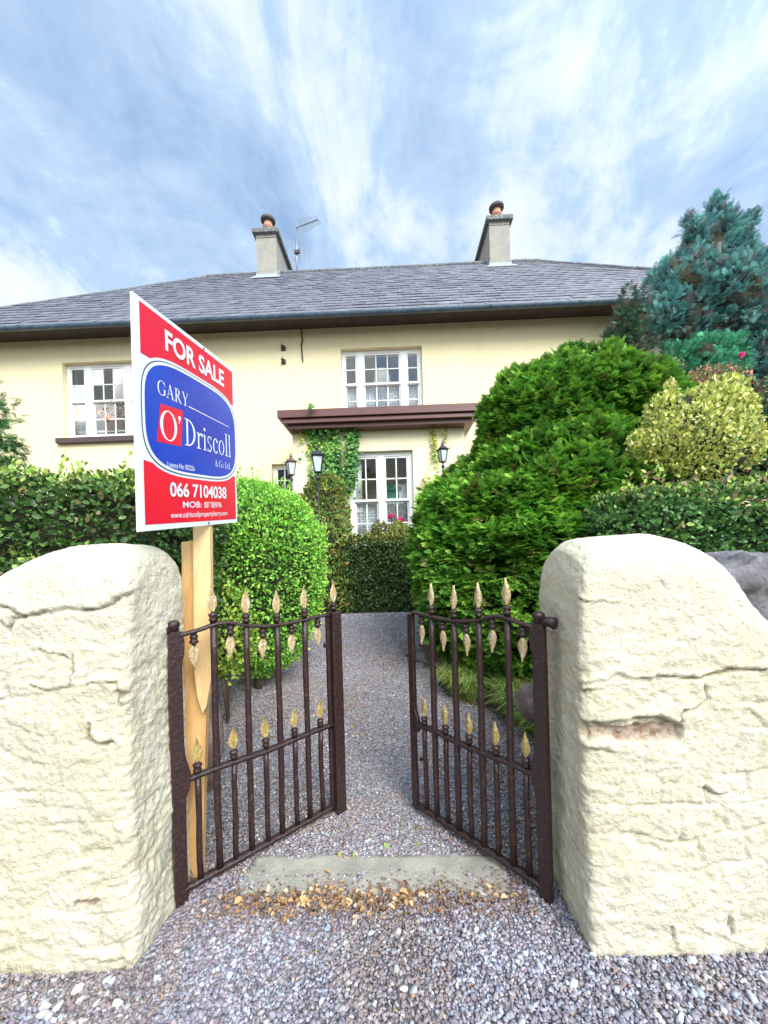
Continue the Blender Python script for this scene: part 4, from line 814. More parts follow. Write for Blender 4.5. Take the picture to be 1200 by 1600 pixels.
# serif lettering drawn as stems, bowls and serifs
def ring(cx, cy, rx, ry, tx, ty, a0=0, a1=360, n=40):
    P = []
    for i in range(n + 1): a = math.radians(a0 + (a1 - a0) * i / n); P.append(((cx + rx * math.cos(a), cy + ry * math.sin(a)), (cx + (rx - tx) * math.cos(a), cy + (ry - ty) * math.sin(a))))
    return [[P[i][0], P[i + 1][0], P[i + 1][1], P[i][1]] for i in range(n)]
def bar_(x0, y0, x1, y1): return [[(x0, y0), (x1, y0), (x1, y1), (x0, y1)]]
def serif(x, y, w=.26, h=.035): return bar_(x - w / 2, y, x + w / 2, y + h)
def stroke(p, q, w): return [[(p[0] - w / 2, p[1]), (p[0] + w / 2, p[1]), (q[0] + w / 2, q[1]), (q[0] - w / 2, q[1])]]
GLY = {
 'O': (.84, [ring(.42, .5, .40, .515, .13, .035)]), "'": (.22, [ring(.10, .90, .07, .08, .07, .08), stroke((.06, .70), (.13, .90), .045)]),
 'D': (.82, [bar_(.12, .03, .24, .97), ring(.20, .5, .56, .5, .135, .04, -90, 90), serif(.14, 0, .28), serif(.14, .965, .28), bar_(.12, .0, .22, .04), bar_(.12, .96, .22, 1)]),
 'r': (.46, [bar_(.10, .03, .20, .62), serif(.15, 0, .30), bar_(.02, .595, .16, .63), ring(.33, .42, .17, .215, .06, .075, 25, 150), ring(.41, .565, .052, .058, .052, .058)]),
 'i': (.30, [bar_(.10, .03, .20, .62), serif(.15, 0, .28), bar_(.02, .595, .16, .63), ring(.15, .84, .07, .075, .07, .075)]),
 's': (.46, [ring(.22, .475, .165, .165, .062, .045, 30, 265), ring(.22, .150, .175, .165, .075, .045, -150, 85), bar_(.345, .50, .375, .62), bar_(.045, .0, .075, .14)]),
 'c': (.50, [ring(.27, .31, .235, .325, .10, .04, 45, 318), ring(.40, .51, .058, .062, .058, .062)]),
 'o': (.60, [ring(.29, .31, .26, .325, .09, .035)]),
 'l': (.30, [bar_(.10, .03, .20, 1.0), serif(.15, 0, .28), bar_(.02, .965, .16, 1.0)]),
 'G': (.84, [ring(.43, .5, .39, .515, .12, .04, 42, 325), bar_(.64, .07, .75, .42), serif(.70, .41, .28), bar_(.68, .66, .715, .97)]),
 'A': (.80, [stroke((.10, .0), (.40, 1), .045), stroke((.66, .0), (.38, 1), .13), bar_(.20, .33, .56, .37), serif(.11, 0, .24), serif(.67, 0, .28)]),
 'R': (.78, [bar_(.12, .03, .24, .97), serif(.16, 0, .28), serif(.14, .965, .24), ring(.26, .745, .30, .255, .12, .04, -90, 90), bar_(.22, .96, .30, 1), bar_(.22, .49, .30, .53), stroke((.66, 0), (.34, .5), .14), serif(.70, 0, .20)]),
 'Y': (.76, [bar_(.32, .03, .44, .48), serif(.38, 0, .30), stroke((.37, .45), (.12, 1), .13), stroke((.40, .45), (.66, 1), .045), serif(.12, .965, .26), serif(.66, .965, .22)]),
 'C': (.74, [ring(.42, .5, .38, .515, .13, .04, 45, 318), bar_(.66, .70, .69, 1.0)]), 'L': (.64, [bar_(.12, .03, .24, .97), serif(.17, 0, .30), serif(.17, .965, .28), bar_(.2, 0, .56, .045), bar_(.53, 0, .565, .26)]),
 't': (.36, [bar_(.12, .08, .21, .84), bar_(.02, .57, .31, .61), ring(.24, .10, .12, .11, .09, .05, 180, 320)]),
 'd': (.60, [ring(.27, .31, .24, .325, .09, .035), bar_(.41, .0, .51, 1.0), bar_(.33, .965, .45, 1.0), bar_(.48, .0, .58, .035)]),
 '.': (.22, [ring(.1, .06, .065, .065, .065, .065)]), ' ': (.28, []),
 '&': (.80, [ring(.32, .76, .17, .25, .08, .05), ring(.31, .27, .27, .28, .10, .05, 60, 350), stroke((.70, 0), (.24, .72), .12), ring(.50, .38, .2, .22, .04, .04, -60, 20)]),
}
def serif_text(txt, s0, s1, t0, t1, slope=0.0, o=.0030, gap=.02):
    W = sum(GLY[ch][0] + gap for ch in txt) - gap; sx = (s1 - s0) / W; mb = MB(); x = 0; layer = 0
    for ch in txt:
        w, prims = GLY[ch]
        for pi, quads in enumerate(prims):
            oo = o + .00006 * pi + (.00003 if len(quads) == 1 else 0)
            for q in quads: mb.poly([bp(s0 + (x + a) * sx, t0 + b * (t1 - t0) + slope * (x + a) * sx, oo) for a, b in q], [(0, 1, 2, 3)])
        x += w + gap
    return mb.build('lettering', 'signwhite', board, SO)
serif_text('GARY', .148, .418, .615, .682); serif_text("O'", .160, .350, .415, .553); serif_text('Driscoll', .372, .922, .415, .552); serif_text('& Co. Ltd.', .700, .912, .338, .376)
flat('rule_line', [(.418, .617), (.902, .602), (.902, .606), (.418, .622)], .0030, 'signwhite')
# timber: a driven stake and the pole screwed to it
def plank(pxl, pxr, pyt, pyb, Yp, depth, name, m, cut=0.0, point=0.0):
    a, b = at(pxl, pyb, Yp), at(pxr, pyb, Yp); tl, tr = at(pxl, pyt, Yp), at(pxr, pyt, Yp); xl = (a.x + tl.x) / 2; xr = (b.x + tr.x) / 2; zt = (tl.z + tr.z) / 2; zb = (a.z + b.z) / 2
    if point: pr = [(xl, zb + point), (xl + (xr - xl) * .62, zb), (xr - .006, zb), (xr, zb + .10), (xr, zt), (xl, zt)]
    elif cut: pr = [(xl, zb + cut), (xl + .25 * (xr - xl), zb + cut * .55), (xr - .01, zb), (xr, zb + cut * 1.2), (xr, zt), (xl, zt)]
    else: pr = [(xl, zb), (xr, zb), (xr, zt), (xl, zt)]
    return MB().prism(pr, Yp, Yp + depth).build(name, m, sign, SO, bevel=.003)
def Ytop(y): return y
def post(name, m, x0, x1, z0, z1, y0, y1, low):
    pr = low + [(x1, z1), (x0, z1)]; return MB().prism(pr, y0, y1).build(name, m, sign, SO, bevel=.003)
LEAN = .125
def LA(px, py, off=0.0):                 # a point of the leaning post, seen at pixel (px, py)
    rz_ = ray(px, py)[1]; return at(px, py, (1.665 + off + LEAN * H) / (1 - LEAN * rz_))
def slab(name, m, outline, off, th):
    P = [LA(px, py, off) for px, py in outline]; zs2 = [p.z for p in P]; n = len(P)
    return MB().poly(P + [p + Vector((p.x / p.y * th * .25, th, 0)) for p in P], [tuple(range(n)), tuple(reversed(range(n, 2 * n)))] + [(i, n + i, n + (i + 1) % n, (i + 1) % n) for i in range(n)]).build(name, m, sign, SO, bevel=.003)
slab('pole', 'pine2', [(299, 560), (326, 560), (328, 830), (330, 1062), (322, 1105), (316, 1116), (308, 1090), (303, 1052)], 0, .045)
slab('stake', 'pine', [(283, 847), (299, 845), (318, 860), (322, 1120), (315, 1375), (307, 1384), (296, 1352), (288, 1310)], .047, .045)
hold = MB()
for t_ in (.012, .985): p = bp(.60, t_, .0); hold.tube([p + Nrm * .001, p + Nrm * .004], .006, 8)
hold.build('screw', 'alu', sign, SO)

# ================================================================== GARDEN LANTERNS
def lantern(px, ytop, ybot, Y, m, label, lean=0.0, base_y=None):
    t_, b_ = at(px, ytop, Y), at(px, ybot, Y); h = t_.z - b_.z; x, y = t_.x, Y; g0 = float(gz(0, Y)); z = b_.z; s = h
    root = empty('garden_lantern', (x, y, g0), label, 'lamp', lean, 'black garden lanterns round the porch'); O = (0, 0, 0)
    z -= g0
    MB().tube([(0, 0, 0), (0, 0, z - .02 * s)], [.016, .012], 10).tube([(0, 0, 0), (0, 0, .05)], [.07, .04], 12).build('pole', m, root, smooth=True)
    MB().lathe((0, 0, z - .28 * s), [(0, .02), (.05 * s, .075 * s), (.10 * s, .085 * s), (.14 * s, .04 * s), (.22 * s, .03 * s), (.27 * s, .08 * s), (.29 * s, .13 * s)], 12).build('holder', m, root, smooth=True)
    cage = MB(); rb_, rt_ = .15 * s, .25 * s; zb, zt = z + .0 * s, z + .55 * s
    for k in range(4):
        a = math.pi / 4 + k * math.pi / 2; cage.tube([(rb_ * math.cos(a), rb_ * math.sin(a), zb), (rt_ * math.cos(a), rt_ * math.sin(a), zt)], .018 * s * 1.3, 6)
    for zz, rr_ in ((zb, rb_), (zt, rt_)):
        c = [(rr_ * math.cos(math.pi / 4 + k * math.pi / 2), rr_ * math.sin(math.pi / 4 + k * math.pi / 2), zz) for k in range(5)]
        for k in range(4): cage.tube([c[k], c[k + 1]], .024 * s, 6)
    cage.build('cage', m, root)
    MB().tube([(0, 0, zb + .01), (0, 0, zt - .01)], [rb_ * .93, rt_ * .93], 4, sq=True).build('pane', 'lampglass', root).rotation_euler = (0, 0, 0)
    MB().tube([(0, 0, zt), (0, 0, zt + .02 * s), (0, 0, zt + .10 * s), (0, 0, zt + .18 * s), (0, 0, zt + .24 * s)], [rt_ * 1.22, rt_ * 1.30, rt_ * .85, rt_ * .42, rt_ * .12], 4, sq=True).build('cap', m, root)
    MB().lathe((0, 0, zt + .22 * s), [(0, .02 * s), (.04 * s, .05 * s), (.08 * s, .05 * s), (.12 * s, .015 * s), (.22 * s, .004)], 10).build('spike', m, root, smooth=True)
    for k in range(4):
        a = math.pi / 4 + k * math.pi / 2; MB().tube([(rt_ * 1.25 * math.cos(a), rt_ * 1.25 * math.sin(a), zt + .02 * s), (rt_ * 1.42 * math.cos(a), rt_ * 1.42 * math.sin(a), zt + .09 * s)], [.03 * s, .008 * s], 5).build('corner_tip', m, root)
    return root
lantern(495.5, 693, 738, 6.75, 'lampblack', 'black four sided garden lantern on a pole in front of the ivy', .15)
lantern(454, 707, 742, 6.9, 'lamprust', 'rusty brown lantern in front of the small window, leftmost of three', .5)
lantern(691, 688, 722, 6.6, 'lampblack', 'black lantern rising beside the large clipped cypress, right of the porch window', .3)

# ================================================================== PLANTS
def tagplant(name, c, label, cat='shrub', group=None):
    return empty(name, c, label, cat, 0, group)
def trunk(parent, off, pts, r, name='trunk'):
    return MB().tube(pts, r, 8).build(name, 'bark', parent, off, smooth=True)
# --- clipped round box bush
def round_bush():
    Y = 3.95; c = np.array(tuple(at(400, 868, Y))); R = np.array([.70, .68, .74]); base = (c[0], c[1], float(gz(0, Y)))
    root = tagplant('box_bush', base, 'round clipped bright green box bush between the sign and the path')
    def surf(n, sc=1.0):
        D = unit(RNG.normal(0, 1, (n, 3))); rad = R * (1 + .05 * fbm(D, 1.6, 3, 5)[:, None] + .05 * fbm(D, 4.5, 3, 8)[:, None]); P = c + D * rad * sc; P[:, 2] = np.where(D[:, 2] < 0, c[2] + (P[:, 2] - c[2]) * 1.62, P[:, 2]); return P, D
    ps = []
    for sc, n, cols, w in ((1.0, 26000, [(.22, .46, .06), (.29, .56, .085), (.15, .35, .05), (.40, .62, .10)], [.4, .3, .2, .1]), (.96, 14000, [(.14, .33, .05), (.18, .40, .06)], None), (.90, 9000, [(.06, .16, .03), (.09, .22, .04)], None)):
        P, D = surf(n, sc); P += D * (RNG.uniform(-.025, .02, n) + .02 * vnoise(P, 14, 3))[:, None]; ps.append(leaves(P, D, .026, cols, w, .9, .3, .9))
    P, D = surf(260, 1.0)
    for q in range(7): ps.append(leaves(P + D * (.01 + .012 * q) + [0, 0, .006 * q], unit(D + [0, 0, .6]), .024, [(.36, .60, .10), (.28, .52, .08)], None, .8, .6, .7))
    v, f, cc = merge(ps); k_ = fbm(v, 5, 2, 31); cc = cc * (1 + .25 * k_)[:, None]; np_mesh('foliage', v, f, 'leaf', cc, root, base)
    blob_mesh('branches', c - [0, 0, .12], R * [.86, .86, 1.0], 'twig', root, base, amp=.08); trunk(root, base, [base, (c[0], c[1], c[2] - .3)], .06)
round_bush()
# yellow-green leafy sprig shrub just right/under the box bush and behind the gate
def low_shrub(px, py, Y, R, cols, label, size=.03, n=2600, name='low_shrub', mat_='leaf', rnd=.9, seed=0, hull=.8):
    c = np.array(tuple(at(px, py, Y))); g0 = float(gz(0, Y)); base = (c[0], c[1], g0); root = tagplant(name, base, label)
    D = unit(RNG.normal(0, 1, (n, 3))); rad = np.array(R) * (1 + .30 * fbm(D, 2.2, 3, seed)[:, None]); q = RNG.uniform(.55, 1.08, n) ** .6
    P = c + D * rad * q[:, None]; P[:, 2] = np.maximum(P[:, 2], g0 + .02)
    v, f, cc = leaves(P, D, size, cols, None, .6, .5, rnd); np_mesh('foliage', v, f, mat_, cc, root, base)
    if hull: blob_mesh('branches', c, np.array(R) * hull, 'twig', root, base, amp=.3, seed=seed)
    for k in range(3):
        a = k * 2.1; trunk(root, base, [base, (c[0] + R[0] * .3 * math.cos(a), c[1] + R[1] * .3 * math.sin(a), c[2])], .012, 'stem')
    return root
low_shrub(352, 985, 3.25, (.24, .22, .42), [(.30, .45, .07), (.42, .50, .08), (.20, .36, .06)], 'yellow green low shrub seen through the left gate, at the foot of the box bush', .032, 2600, seed=4, hull=.6)

# --- long leafy hedges
def box_hedge(name, label, x0, x1, y0, y1, ztop, slope, cols, w, size, n, tips, seed, endround=.25, sprigs=14, zlow=.7):
    base = ((x0 + x1) / 2, (y0 + y1) / 2, float(gz(0, y0))); root = tagplant(name, base, label, 'hedge')
    A_f, A_t, A_e = (x1 - x0) * (ztop - zlow), (x1 - x0) * (y1 - y0), (y1 - y0) * (ztop - zlow); T = A_f * 1.35 + A_t + 2 * A_e; parts = []
    def zt(x): return ztop + slope * (x - x0)
    def samp(n, inset):
        k = RNG.choice(4, n, p=np.array([A_f * 1.35, A_t, A_e, A_e]) / T); u, v_ = RNG.uniform(0, 1, n), RNG.uniform(0, 1, n); P = np.zeros((n, 3)); D = np.zeros((n, 3))
        P[:, 0] = np.where(k == 2, x0, np.where(k == 3, x1, x0 + (x1 - x0) * u)); P[:, 1] = np.where(k == 0, y0, y0 + (y1 - y0) * v_); P[:, 2] = np.where(k == 1, zt(P[:, 0]), zlow + (zt(P[:, 0]) - zlow) * np.where(k == 0, v_, u))
        D[k == 0] = (0, -1, 0); D[k == 1] = (0, 0, 1); D[k == 2] = (-1, 0, 0); D[k == 3] = (1, 0, 0)
        # round the edges
        e = np.clip((P[:, 2] - (zt(P[:, 0]) - endround)) / endround, 0, 1); fy = np.clip(((y0 + endround) - P[:, 1]) / endround, 0, 1); both = np.minimum(e, fy)
        P[:, 1] += both ** 2 * endround * .38; P[:, 2] -= both ** 2 * endround * .38
        for xe, sg in ((x0, 1), (x1, -1)):
            ex = np.clip((endround - abs(P[:, 0] - xe)) / endround, 0, 1); P[:, 2] -= np.minimum(ex, e) ** 2 * endround * .4; P[:, 1] += np.minimum(ex, fy) ** 2 * endround * .4
        P += D * (.07 * fbm(P, 2.0, 3, seed) + .035 * vnoise(P, 7, seed + 3) - inset)[:, None]; return P, D
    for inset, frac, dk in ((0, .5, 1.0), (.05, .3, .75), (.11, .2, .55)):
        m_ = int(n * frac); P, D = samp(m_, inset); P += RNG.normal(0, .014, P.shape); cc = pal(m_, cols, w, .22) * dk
        if tips is not None and inset == 0:
            tp = np.clip((P[:, 2] - (zt(P[:, 0]) - .16)) / .16, 0, 1) * (RNG.uniform(0, 1, m_) < .7) + (vnoise(P, 3.5, seed + 9) > .45) * (RNG.uniform(0, 1, m_) < .35); tp = tp.clip(0, 1)[:, None]; cc = cc * (1 - tp) + pal(m_, tips, None, .2) * tp
        parts.append(leaves(P, D, size, cc, None, .65, .1, .9))
    # loose shoots standing above the clipped top
    for k in range(sprigs):
        xx = RNG.uniform(x0 + .1, x1 - .1); yy_ = RNG.uniform(y0 + .05, y0 + .3); h_ = RNG.uniform(.05, .14); m_ = 10
        P = np.stack([np.full(m_, xx) + RNG.normal(0, .012, m_), np.full(m_, yy_) + RNG.normal(0, .012, m_), zt(xx) + np.linspace(-.02, h_, m_)], 1); D = unit(RNG.normal(0, 1, (m_, 3)) * [1, 1, .3] + [0, 0, .5]); parts.append(leaves(P, D, size * .9, tips if tips is not None else cols, None, .9, .5, .3))
    v, f, cc = merge(parts); np_mesh('foliage', v, f, 'leaf', cc, root, base)
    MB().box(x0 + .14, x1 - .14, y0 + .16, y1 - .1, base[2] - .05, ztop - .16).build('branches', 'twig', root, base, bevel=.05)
    for k in range(6): xx = x0 + .3 + (x1 - x0 - .6) * k / 5; trunk(root, base, [(xx, (y0 + y1) / 2, base[2] - .1), (xx + .05, (y0 + y1) / 2, zlow + .1)], .03, 'stem')
DK = [(.05, .11, .028), (.075, .155, .035), (.035, .085, .024), (.12, .22, .05), (.15, .11, .05)]
zl = at(100, 728, 2.62).z
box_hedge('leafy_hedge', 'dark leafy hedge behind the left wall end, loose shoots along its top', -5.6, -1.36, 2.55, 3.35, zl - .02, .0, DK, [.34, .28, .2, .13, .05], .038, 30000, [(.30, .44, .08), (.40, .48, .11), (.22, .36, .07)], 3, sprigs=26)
zr = at(1080, 762, 2.75).z
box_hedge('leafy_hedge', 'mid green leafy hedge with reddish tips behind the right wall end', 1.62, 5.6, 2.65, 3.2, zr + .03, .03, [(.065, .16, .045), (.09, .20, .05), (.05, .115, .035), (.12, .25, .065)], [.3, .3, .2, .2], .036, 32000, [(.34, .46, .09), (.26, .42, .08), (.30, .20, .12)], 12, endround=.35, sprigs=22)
# --- low dark yew hedge under the porch window
ymid = 6.95; zt_h = at(575, 838, ymid).z
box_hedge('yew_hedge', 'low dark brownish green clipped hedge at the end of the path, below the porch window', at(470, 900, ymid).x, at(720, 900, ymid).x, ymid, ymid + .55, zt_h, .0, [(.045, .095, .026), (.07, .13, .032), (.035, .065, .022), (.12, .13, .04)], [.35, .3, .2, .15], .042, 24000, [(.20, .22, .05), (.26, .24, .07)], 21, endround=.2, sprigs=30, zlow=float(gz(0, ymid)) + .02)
for px_, lab in ((593, 'upright yellowish shrub tip under the left half of the porch window'), (624, 'bushy yellow green shrub tip under the right half of the porch window')):
    low_shrub(px_, 838, 7.35, (.17, .15, .30) if px_ < 600 else (.22, .15, .28), [(.24, .28, .06), (.32, .36, .08), (.16, .20, .05)] if px_ > 600 else [(.16, .17, .05), (.24, .22, .08), (.10, .12, .04)], lab, .045, 1100, 'young_shrub', seed=int(px_), hull=.5)
fl = empty('flower_box', tuple(at(620, 815, 7.5)), 'pink geranium blooms against the lace in the porch window', 'flowers')
for (px_, py_f, s) in ((612, 806, .05), (625, 813, .075), (609, 808, .04)):
    o = at(px_, py_f, 7.5); n = 60; D = unit(RNG.normal(0, 1, (n, 3))); P = np.array(tuple(o)) + D * s * .6; v, f, c = leaves(P, D, s * .7, [(.75, .03, .25)]); np_mesh('bloom', v, f, 'pink', c, fl, tuple(fl.location))
MB().tube([at(612, 850, 7.5), at(612, 806, 7.5)], .008, 5).tube([at(622, 850, 7.5), at(625, 813, 7.5)], .008, 5).build('stem', 'twig', fl, tuple(fl.location))
# --- tall yew column left of the porch window, ivy above it
def column(px0_, px1_, py0_, py1_, Y, cols, label, n, size, name, seed, dep=.35, taper=.25):
    a, b = at(px0_, py1_, Y), at(px1_, py0_, Y); cx = (a.x + b.x) / 2; g0 = float(gz(0, Y)); base = (cx, Y + dep, g0); root = tagplant(name, base, label)
    hw = (b.x - a.x) / 2; parts = []
    for sc, fr_n in ((1.0, .6), (.85, .4)):
        m_ = int(n * fr_n); th = RNG.uniform(0, 2 * np.pi, m_); t_ = RNG.uniform(0, 1, m_); z = g0 + (b.z - g0) * t_
        R_ = (1 - taper * t_ ** 2) * (1 + .22 * vnoise(np.stack([th * 1.3, t_ * 4, t_ * 0 + seed], 1), 1.0, seed)) * np.where(t_ > .9, np.sqrt(np.clip((1 - t_) / .1, 0, 1)) * .7 + .3, 1); D = np.stack([np.cos(th), np.sin(th), np.full(m_, .25)], 1)
        P = np.stack([cx + hw * R_ * sc * np.cos(th), Y + dep + dep * R_ * sc * np.sin(th), z], 1); P += D * (.10 * fbm(P, 2.6, 3, seed) + .05 * vnoise(P, 8, seed))[:, None]; parts.append(leaves(P, unit(D), size, cols, None, .7, .5, .8))
    v, f, c = merge(parts); np_mesh('foliage', v, f, 'matte', c, root, base)
    MB().tube([(cx, Y + dep, g0 - .05), (cx, Y + dep, g0 + (b.z - g0) * .5), (cx, Y + dep, b.z - .2)], [hw * .72, hw * .66, hw * .3], 10).build('branches', 'twig', root, base, smooth=True)
YW = [(.16, .22, .05), (.22, .29, .07), (.11, .17, .04), (.32, .34, .08), (.24, .17, .06), (.12, .28, .06)]
column(472, 541, 735, 900, 6.85, YW, 'tall brownish green yew shrub left of the porch window, under the ivy', 9000, .055, 'yew_shrub', 5)
column(448, 492, 772, 900, 6.95, [(.24, .22, .06), (.17, .16, .05), (.30, .24, .07), (.12, .14, .04)], 'lower straggly yellowish shrub beside the small window, left of the tall yew', 2600, .055, 'straggly_shrub', 9, .22, .5)
# ivy: leaves on the porch wall plus stems
def ivy(patches, label, n, cols, name='ivy', size=.065):
    base = None; parts = []; allp = []
    for (pxc, pyc, rx, ry, m_, off) in patches:
        u = RNG.normal(0, .45, m_); v_ = RNG.normal(0, .45, m_); P = []
        for uu, vv in zip(u, v_): x, z = HL(pxc + uu * rx, pyc + vv * ry, PYO); P.append(tuple(Vector((0, HY, 0)) + he * x + hn * (PYO - .03 - RNG.uniform(0, off)) + Vector((0, 0, z))))
        P = np.array(P); D = np.tile([0.05, -1, .1], (m_, 1)) + RNG.normal(0, .25, (m_, 3)); n2 = len(P)
        Dd = RNG.normal(0, .5, (m_, 3)) + [0, -.3, -.7]; X, Y, Z = frame_from(Dd, unit(D)); tv = LEAF_V * [1.45, 1, 1]; parts.append(inst(tv, LEAF_F, P, X, Y, Z, size * RNG.uniform(.6, 1.25, m_), pal(m_, cols, None, .25))); allp.append(P)
    base = tuple(np.concatenate(allp).mean(0)); root = tagplant(name, base, label, 'ivy'); v, f, c = merge(parts); np_mesh('foliage', v, f, 'leaf', c, root, base)
    return root, base
IV = [(.06, .185, .04), (.09, .25, .05), (.04, .125, .035), (.17, .33, .07)]
IY = [(.36, .50, .07), (.50, .58, .10), (.22, .40, .06)]
r_, b_ = ivy([(505, 668, 42, 11, 620, .16), (470, 664, 22, 6, 120, .10), (540, 662, 26, 8, 200, .12), (552, 690, 9, 24, 200, .12), (551, 725, 10, 40, 420, .16), (545, 755, 14, 20, 260, .14), (513, 690, 30, 14, 140, .08), (488, 686, 6, 14, 60, .06), (525, 735, 22, 26, 260, .12), (498, 742, 14, 20, 160, .14), (515, 712, 30, 16, 200, .12), (520, 760, 18, 26, 130, .5)], 'dark green ivy trailing under the canopy and down beside the porch window', 0, IV)
MB().tube([tuple(Vector((0, HY, 0)) + he * HL(px_, py_i, PYO)[0] + hn * (PYO - .03) + Vector((0, 0, HL(px_, py_i, PYO)[1]))) for px_, py_i in ((505, 860), (500, 780), (512, 720), (506, 675))], .018, 6).build('stem', 'bark', r_, b_, smooth=True)
ivy([(515, 702, 26, 14, 130, .07), (476, 678, 10, 14, 46, .06), (487, 705, 8, 30, 60, .06), (478, 655, 8, 10, 30, .05)], 'pale yellow green ivy shoots spreading over the porch corner', 0, IY, size=.055)
ivy([(678, 690, 4.5, 26, 110, .05), (677, 672, 4, 14, 50, .05), (695, 678, 5, 16, 30, .05), (682, 715, 7, 22, 60, .06), (668, 756, 12, 22, 50, .06)], 'thin yellow climber growing up behind the right lantern', 0, IY + [(.30, .22, .08)], 'climber', .05)
ivy([(493, 649, 5, 5, 34, .05)], 'tuft of ivy growing over the face of the maroon canopy', 0, IV, size=.05)
bpy.data.objects[[o.name for o in COL.objects if o.get('label', '').startswith('tuft of ivy')][0]].location += Vector((0, -.42, 0))

# --- sprays: clipped cypress, conifers
def tufts(P, D, ns, size, spread, cols, w=None, flat=.5, jit=.15, up=.25, tv=None):
    TV, TF = tv or (SPRAY_V, SPRAY_F)
    n = len(P); Pn = np.repeat(P, ns, 0); Dn = np.repeat(D, ns, 0); m_ = len(Pn)
    d = Dn + RNG.normal(0, spread, (m_, 3)) * [1, 1, flat] + [0, 0, up]; hint = np.tile([0, 0, 1.], (m_, 1)) + RNG.normal(0, .35, (m_, 3)) + Dn * .4
    X, Y, Z = frame_from(d, hint); base_c = np.repeat(pal(n, cols, w, jit), ns, 0) * (1 + RNG.normal(0, .10, (m_, 1)))
    v, f, c = inst(TV, TF, Pn + RNG.normal(0, size * .22, (m_, 3)), X, Y, Z, size * RNG.uniform(.7, 1.2, m_), base_c.clip(0.005, 1))
    tip = np.tile(.55 + .75 * TV[:, 1].clip(0, 1), m_)[:, None]        # paler new growth at the tips; darker bases paint in shaded gaps
    return v, f, (c * tip).clip(.004, 1)
def big_cypress():
    Yc = 4.6; g0 = float(gz(0, Yc)); root = None
    zs_ = [g0 + .02, .55, .95, 1.5, 2.0, 2.3, 2.65, 3.0, 3.3, 3.5, 3.64, 3.69]; Rs = [1.0, 1.18, 1.38, 1.47, 1.36, 1.20, 1.05, 1.06, .92, .66, .34, .02]; Xs = [1.80, 1.80, 1.80, 1.82, 1.90, 2.05, 2.22, 2.33, 2.36, 2.40, 2.42, 2.42]
    base = (1.85, Yc, g0); root = tagplant('clipped_cypress', base, 'huge bright green clipped cypress bush behind the right gate', 'bush')
    def surf(n, sc, seed=1):
        z = RNG.uniform(zs_[0], zs_[-1], n * 3); R_ = np.interp(z, zs_, Rs); keep = RNG.uniform(0, 1.6, n * 3) < R_ + .12; z = z[keep][:n]; n = len(z); R_ = np.interp(z, zs_, Rs); th = RNG.uniform(0, 2 * np.pi, n)
        back = (np.sin(th) > .5) & (RNG.uniform(0, 1, n) < .6); th = np.where(back, -th, th)
        dR = (np.interp(z + .05, zs_, Rs) - np.interp(z - .05, zs_, Rs)) / .1; D = unit(np.stack([np.cos(th), np.sin(th), (-dR * .8).clip(-.3, 3)], 1))
        P = np.stack([np.interp(z, zs_, Xs) + R_ * sc * np.cos(th), Yc + R_ * sc * np.sin(th), z], 1)
        P += D * (.12 * fbm(P, 1.3, 2, 4) + .19 * fbm(P * [1, 1, 1.5], 3.0, 2, 7))[:, None]; return P, D
    P, D = surf(5600, 1.0)
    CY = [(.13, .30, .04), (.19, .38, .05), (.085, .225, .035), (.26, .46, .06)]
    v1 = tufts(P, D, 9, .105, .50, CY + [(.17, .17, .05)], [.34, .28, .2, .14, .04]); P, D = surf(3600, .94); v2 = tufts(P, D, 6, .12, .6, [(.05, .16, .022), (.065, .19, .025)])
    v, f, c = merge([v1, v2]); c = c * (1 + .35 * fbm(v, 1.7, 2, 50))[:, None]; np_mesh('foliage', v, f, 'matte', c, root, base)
    prs = MB(); n = 28; rings = []
    for z, r, x in zip(zs_, Rs, Xs):
        for k in range(n): a = 2 * math.pi * k / n; prs.v.append((x + max(r * .84, .01) * math.cos(a), Yc + max(r * .84, .01) * math.sin(a), g0 + (z - g0) * .965))
    for j in range(len(zs_) - 1):
        for k in range(n): prs.f.append((j * n + k, j * n + (k + 1) % n, (j + 1) * n + (k + 1) % n, (j + 1) * n + k))
    prs.build('branches', 'twig', root, base, smooth=True); trunk(root, base, [base, (1.9, Yc, 1.5)], .12)
big_cypress()
def blob_tree(name, label, blobs, Y, cols, trunk_pts, trunk_r, size=.22, dens=34, ns=6, w=None, spread=.6, up=.5, cat='tree', extra=None, hull=.72):
    g0 = float(gz(0, Y)); bx = trunk_pts[0][0]; b0 = at(bx, 900, Y); base = (b0.x, Y, g0); root = tagplant(name, base, label, cat); parts = []
    for bi, (px_, py_b, rpx, rpy, dy) in enumerate(blobs):
        Yb = Y + dy; c = np.array(tuple(at(px_, py_b, Yb))); R_ = np.array([rpx / F * Yb, max(rpx, 14) / F * Yb * .8, rpy / F * Yb]); area = 4 * np.pi * (R_[0] * R_[2]); n = int(area * dens) + 12
        D = unit(RNG.normal(0, 1, (n, 3))); q = RNG.uniform(.55, 1.05, n) ** .5; P = c + D * R_ * (q * (1 + .22 * fbm(D * 1.0 + bi * 3.3, 2.2, 3, bi)))[:, None]; parts.append(tufts(P, D, ns, size, spread, cols, w, .8, .22, up, (FINE_V, FINE_F)))
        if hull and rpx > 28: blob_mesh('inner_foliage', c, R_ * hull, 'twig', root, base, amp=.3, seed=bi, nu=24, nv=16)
    v, f, c = merge(parts); cr = np_mesh('crown', v, f, 'matte', c, root, base)
    tp = [at(a, b, Y + .1) for a, b in trunk_pts]; tp[0] = Vector((tp[0].x, Y, g0 - .05)); trunk(root, base, tp, [trunk_r * (1 - .7 * i / (len(tp) - 1)) for i in range(len(tp))])
    for ln in (extra or []): trunk(root, base, [at(a, b, Y - .25) for a, b in ln], trunk_r * .35, 'limb')
    return root
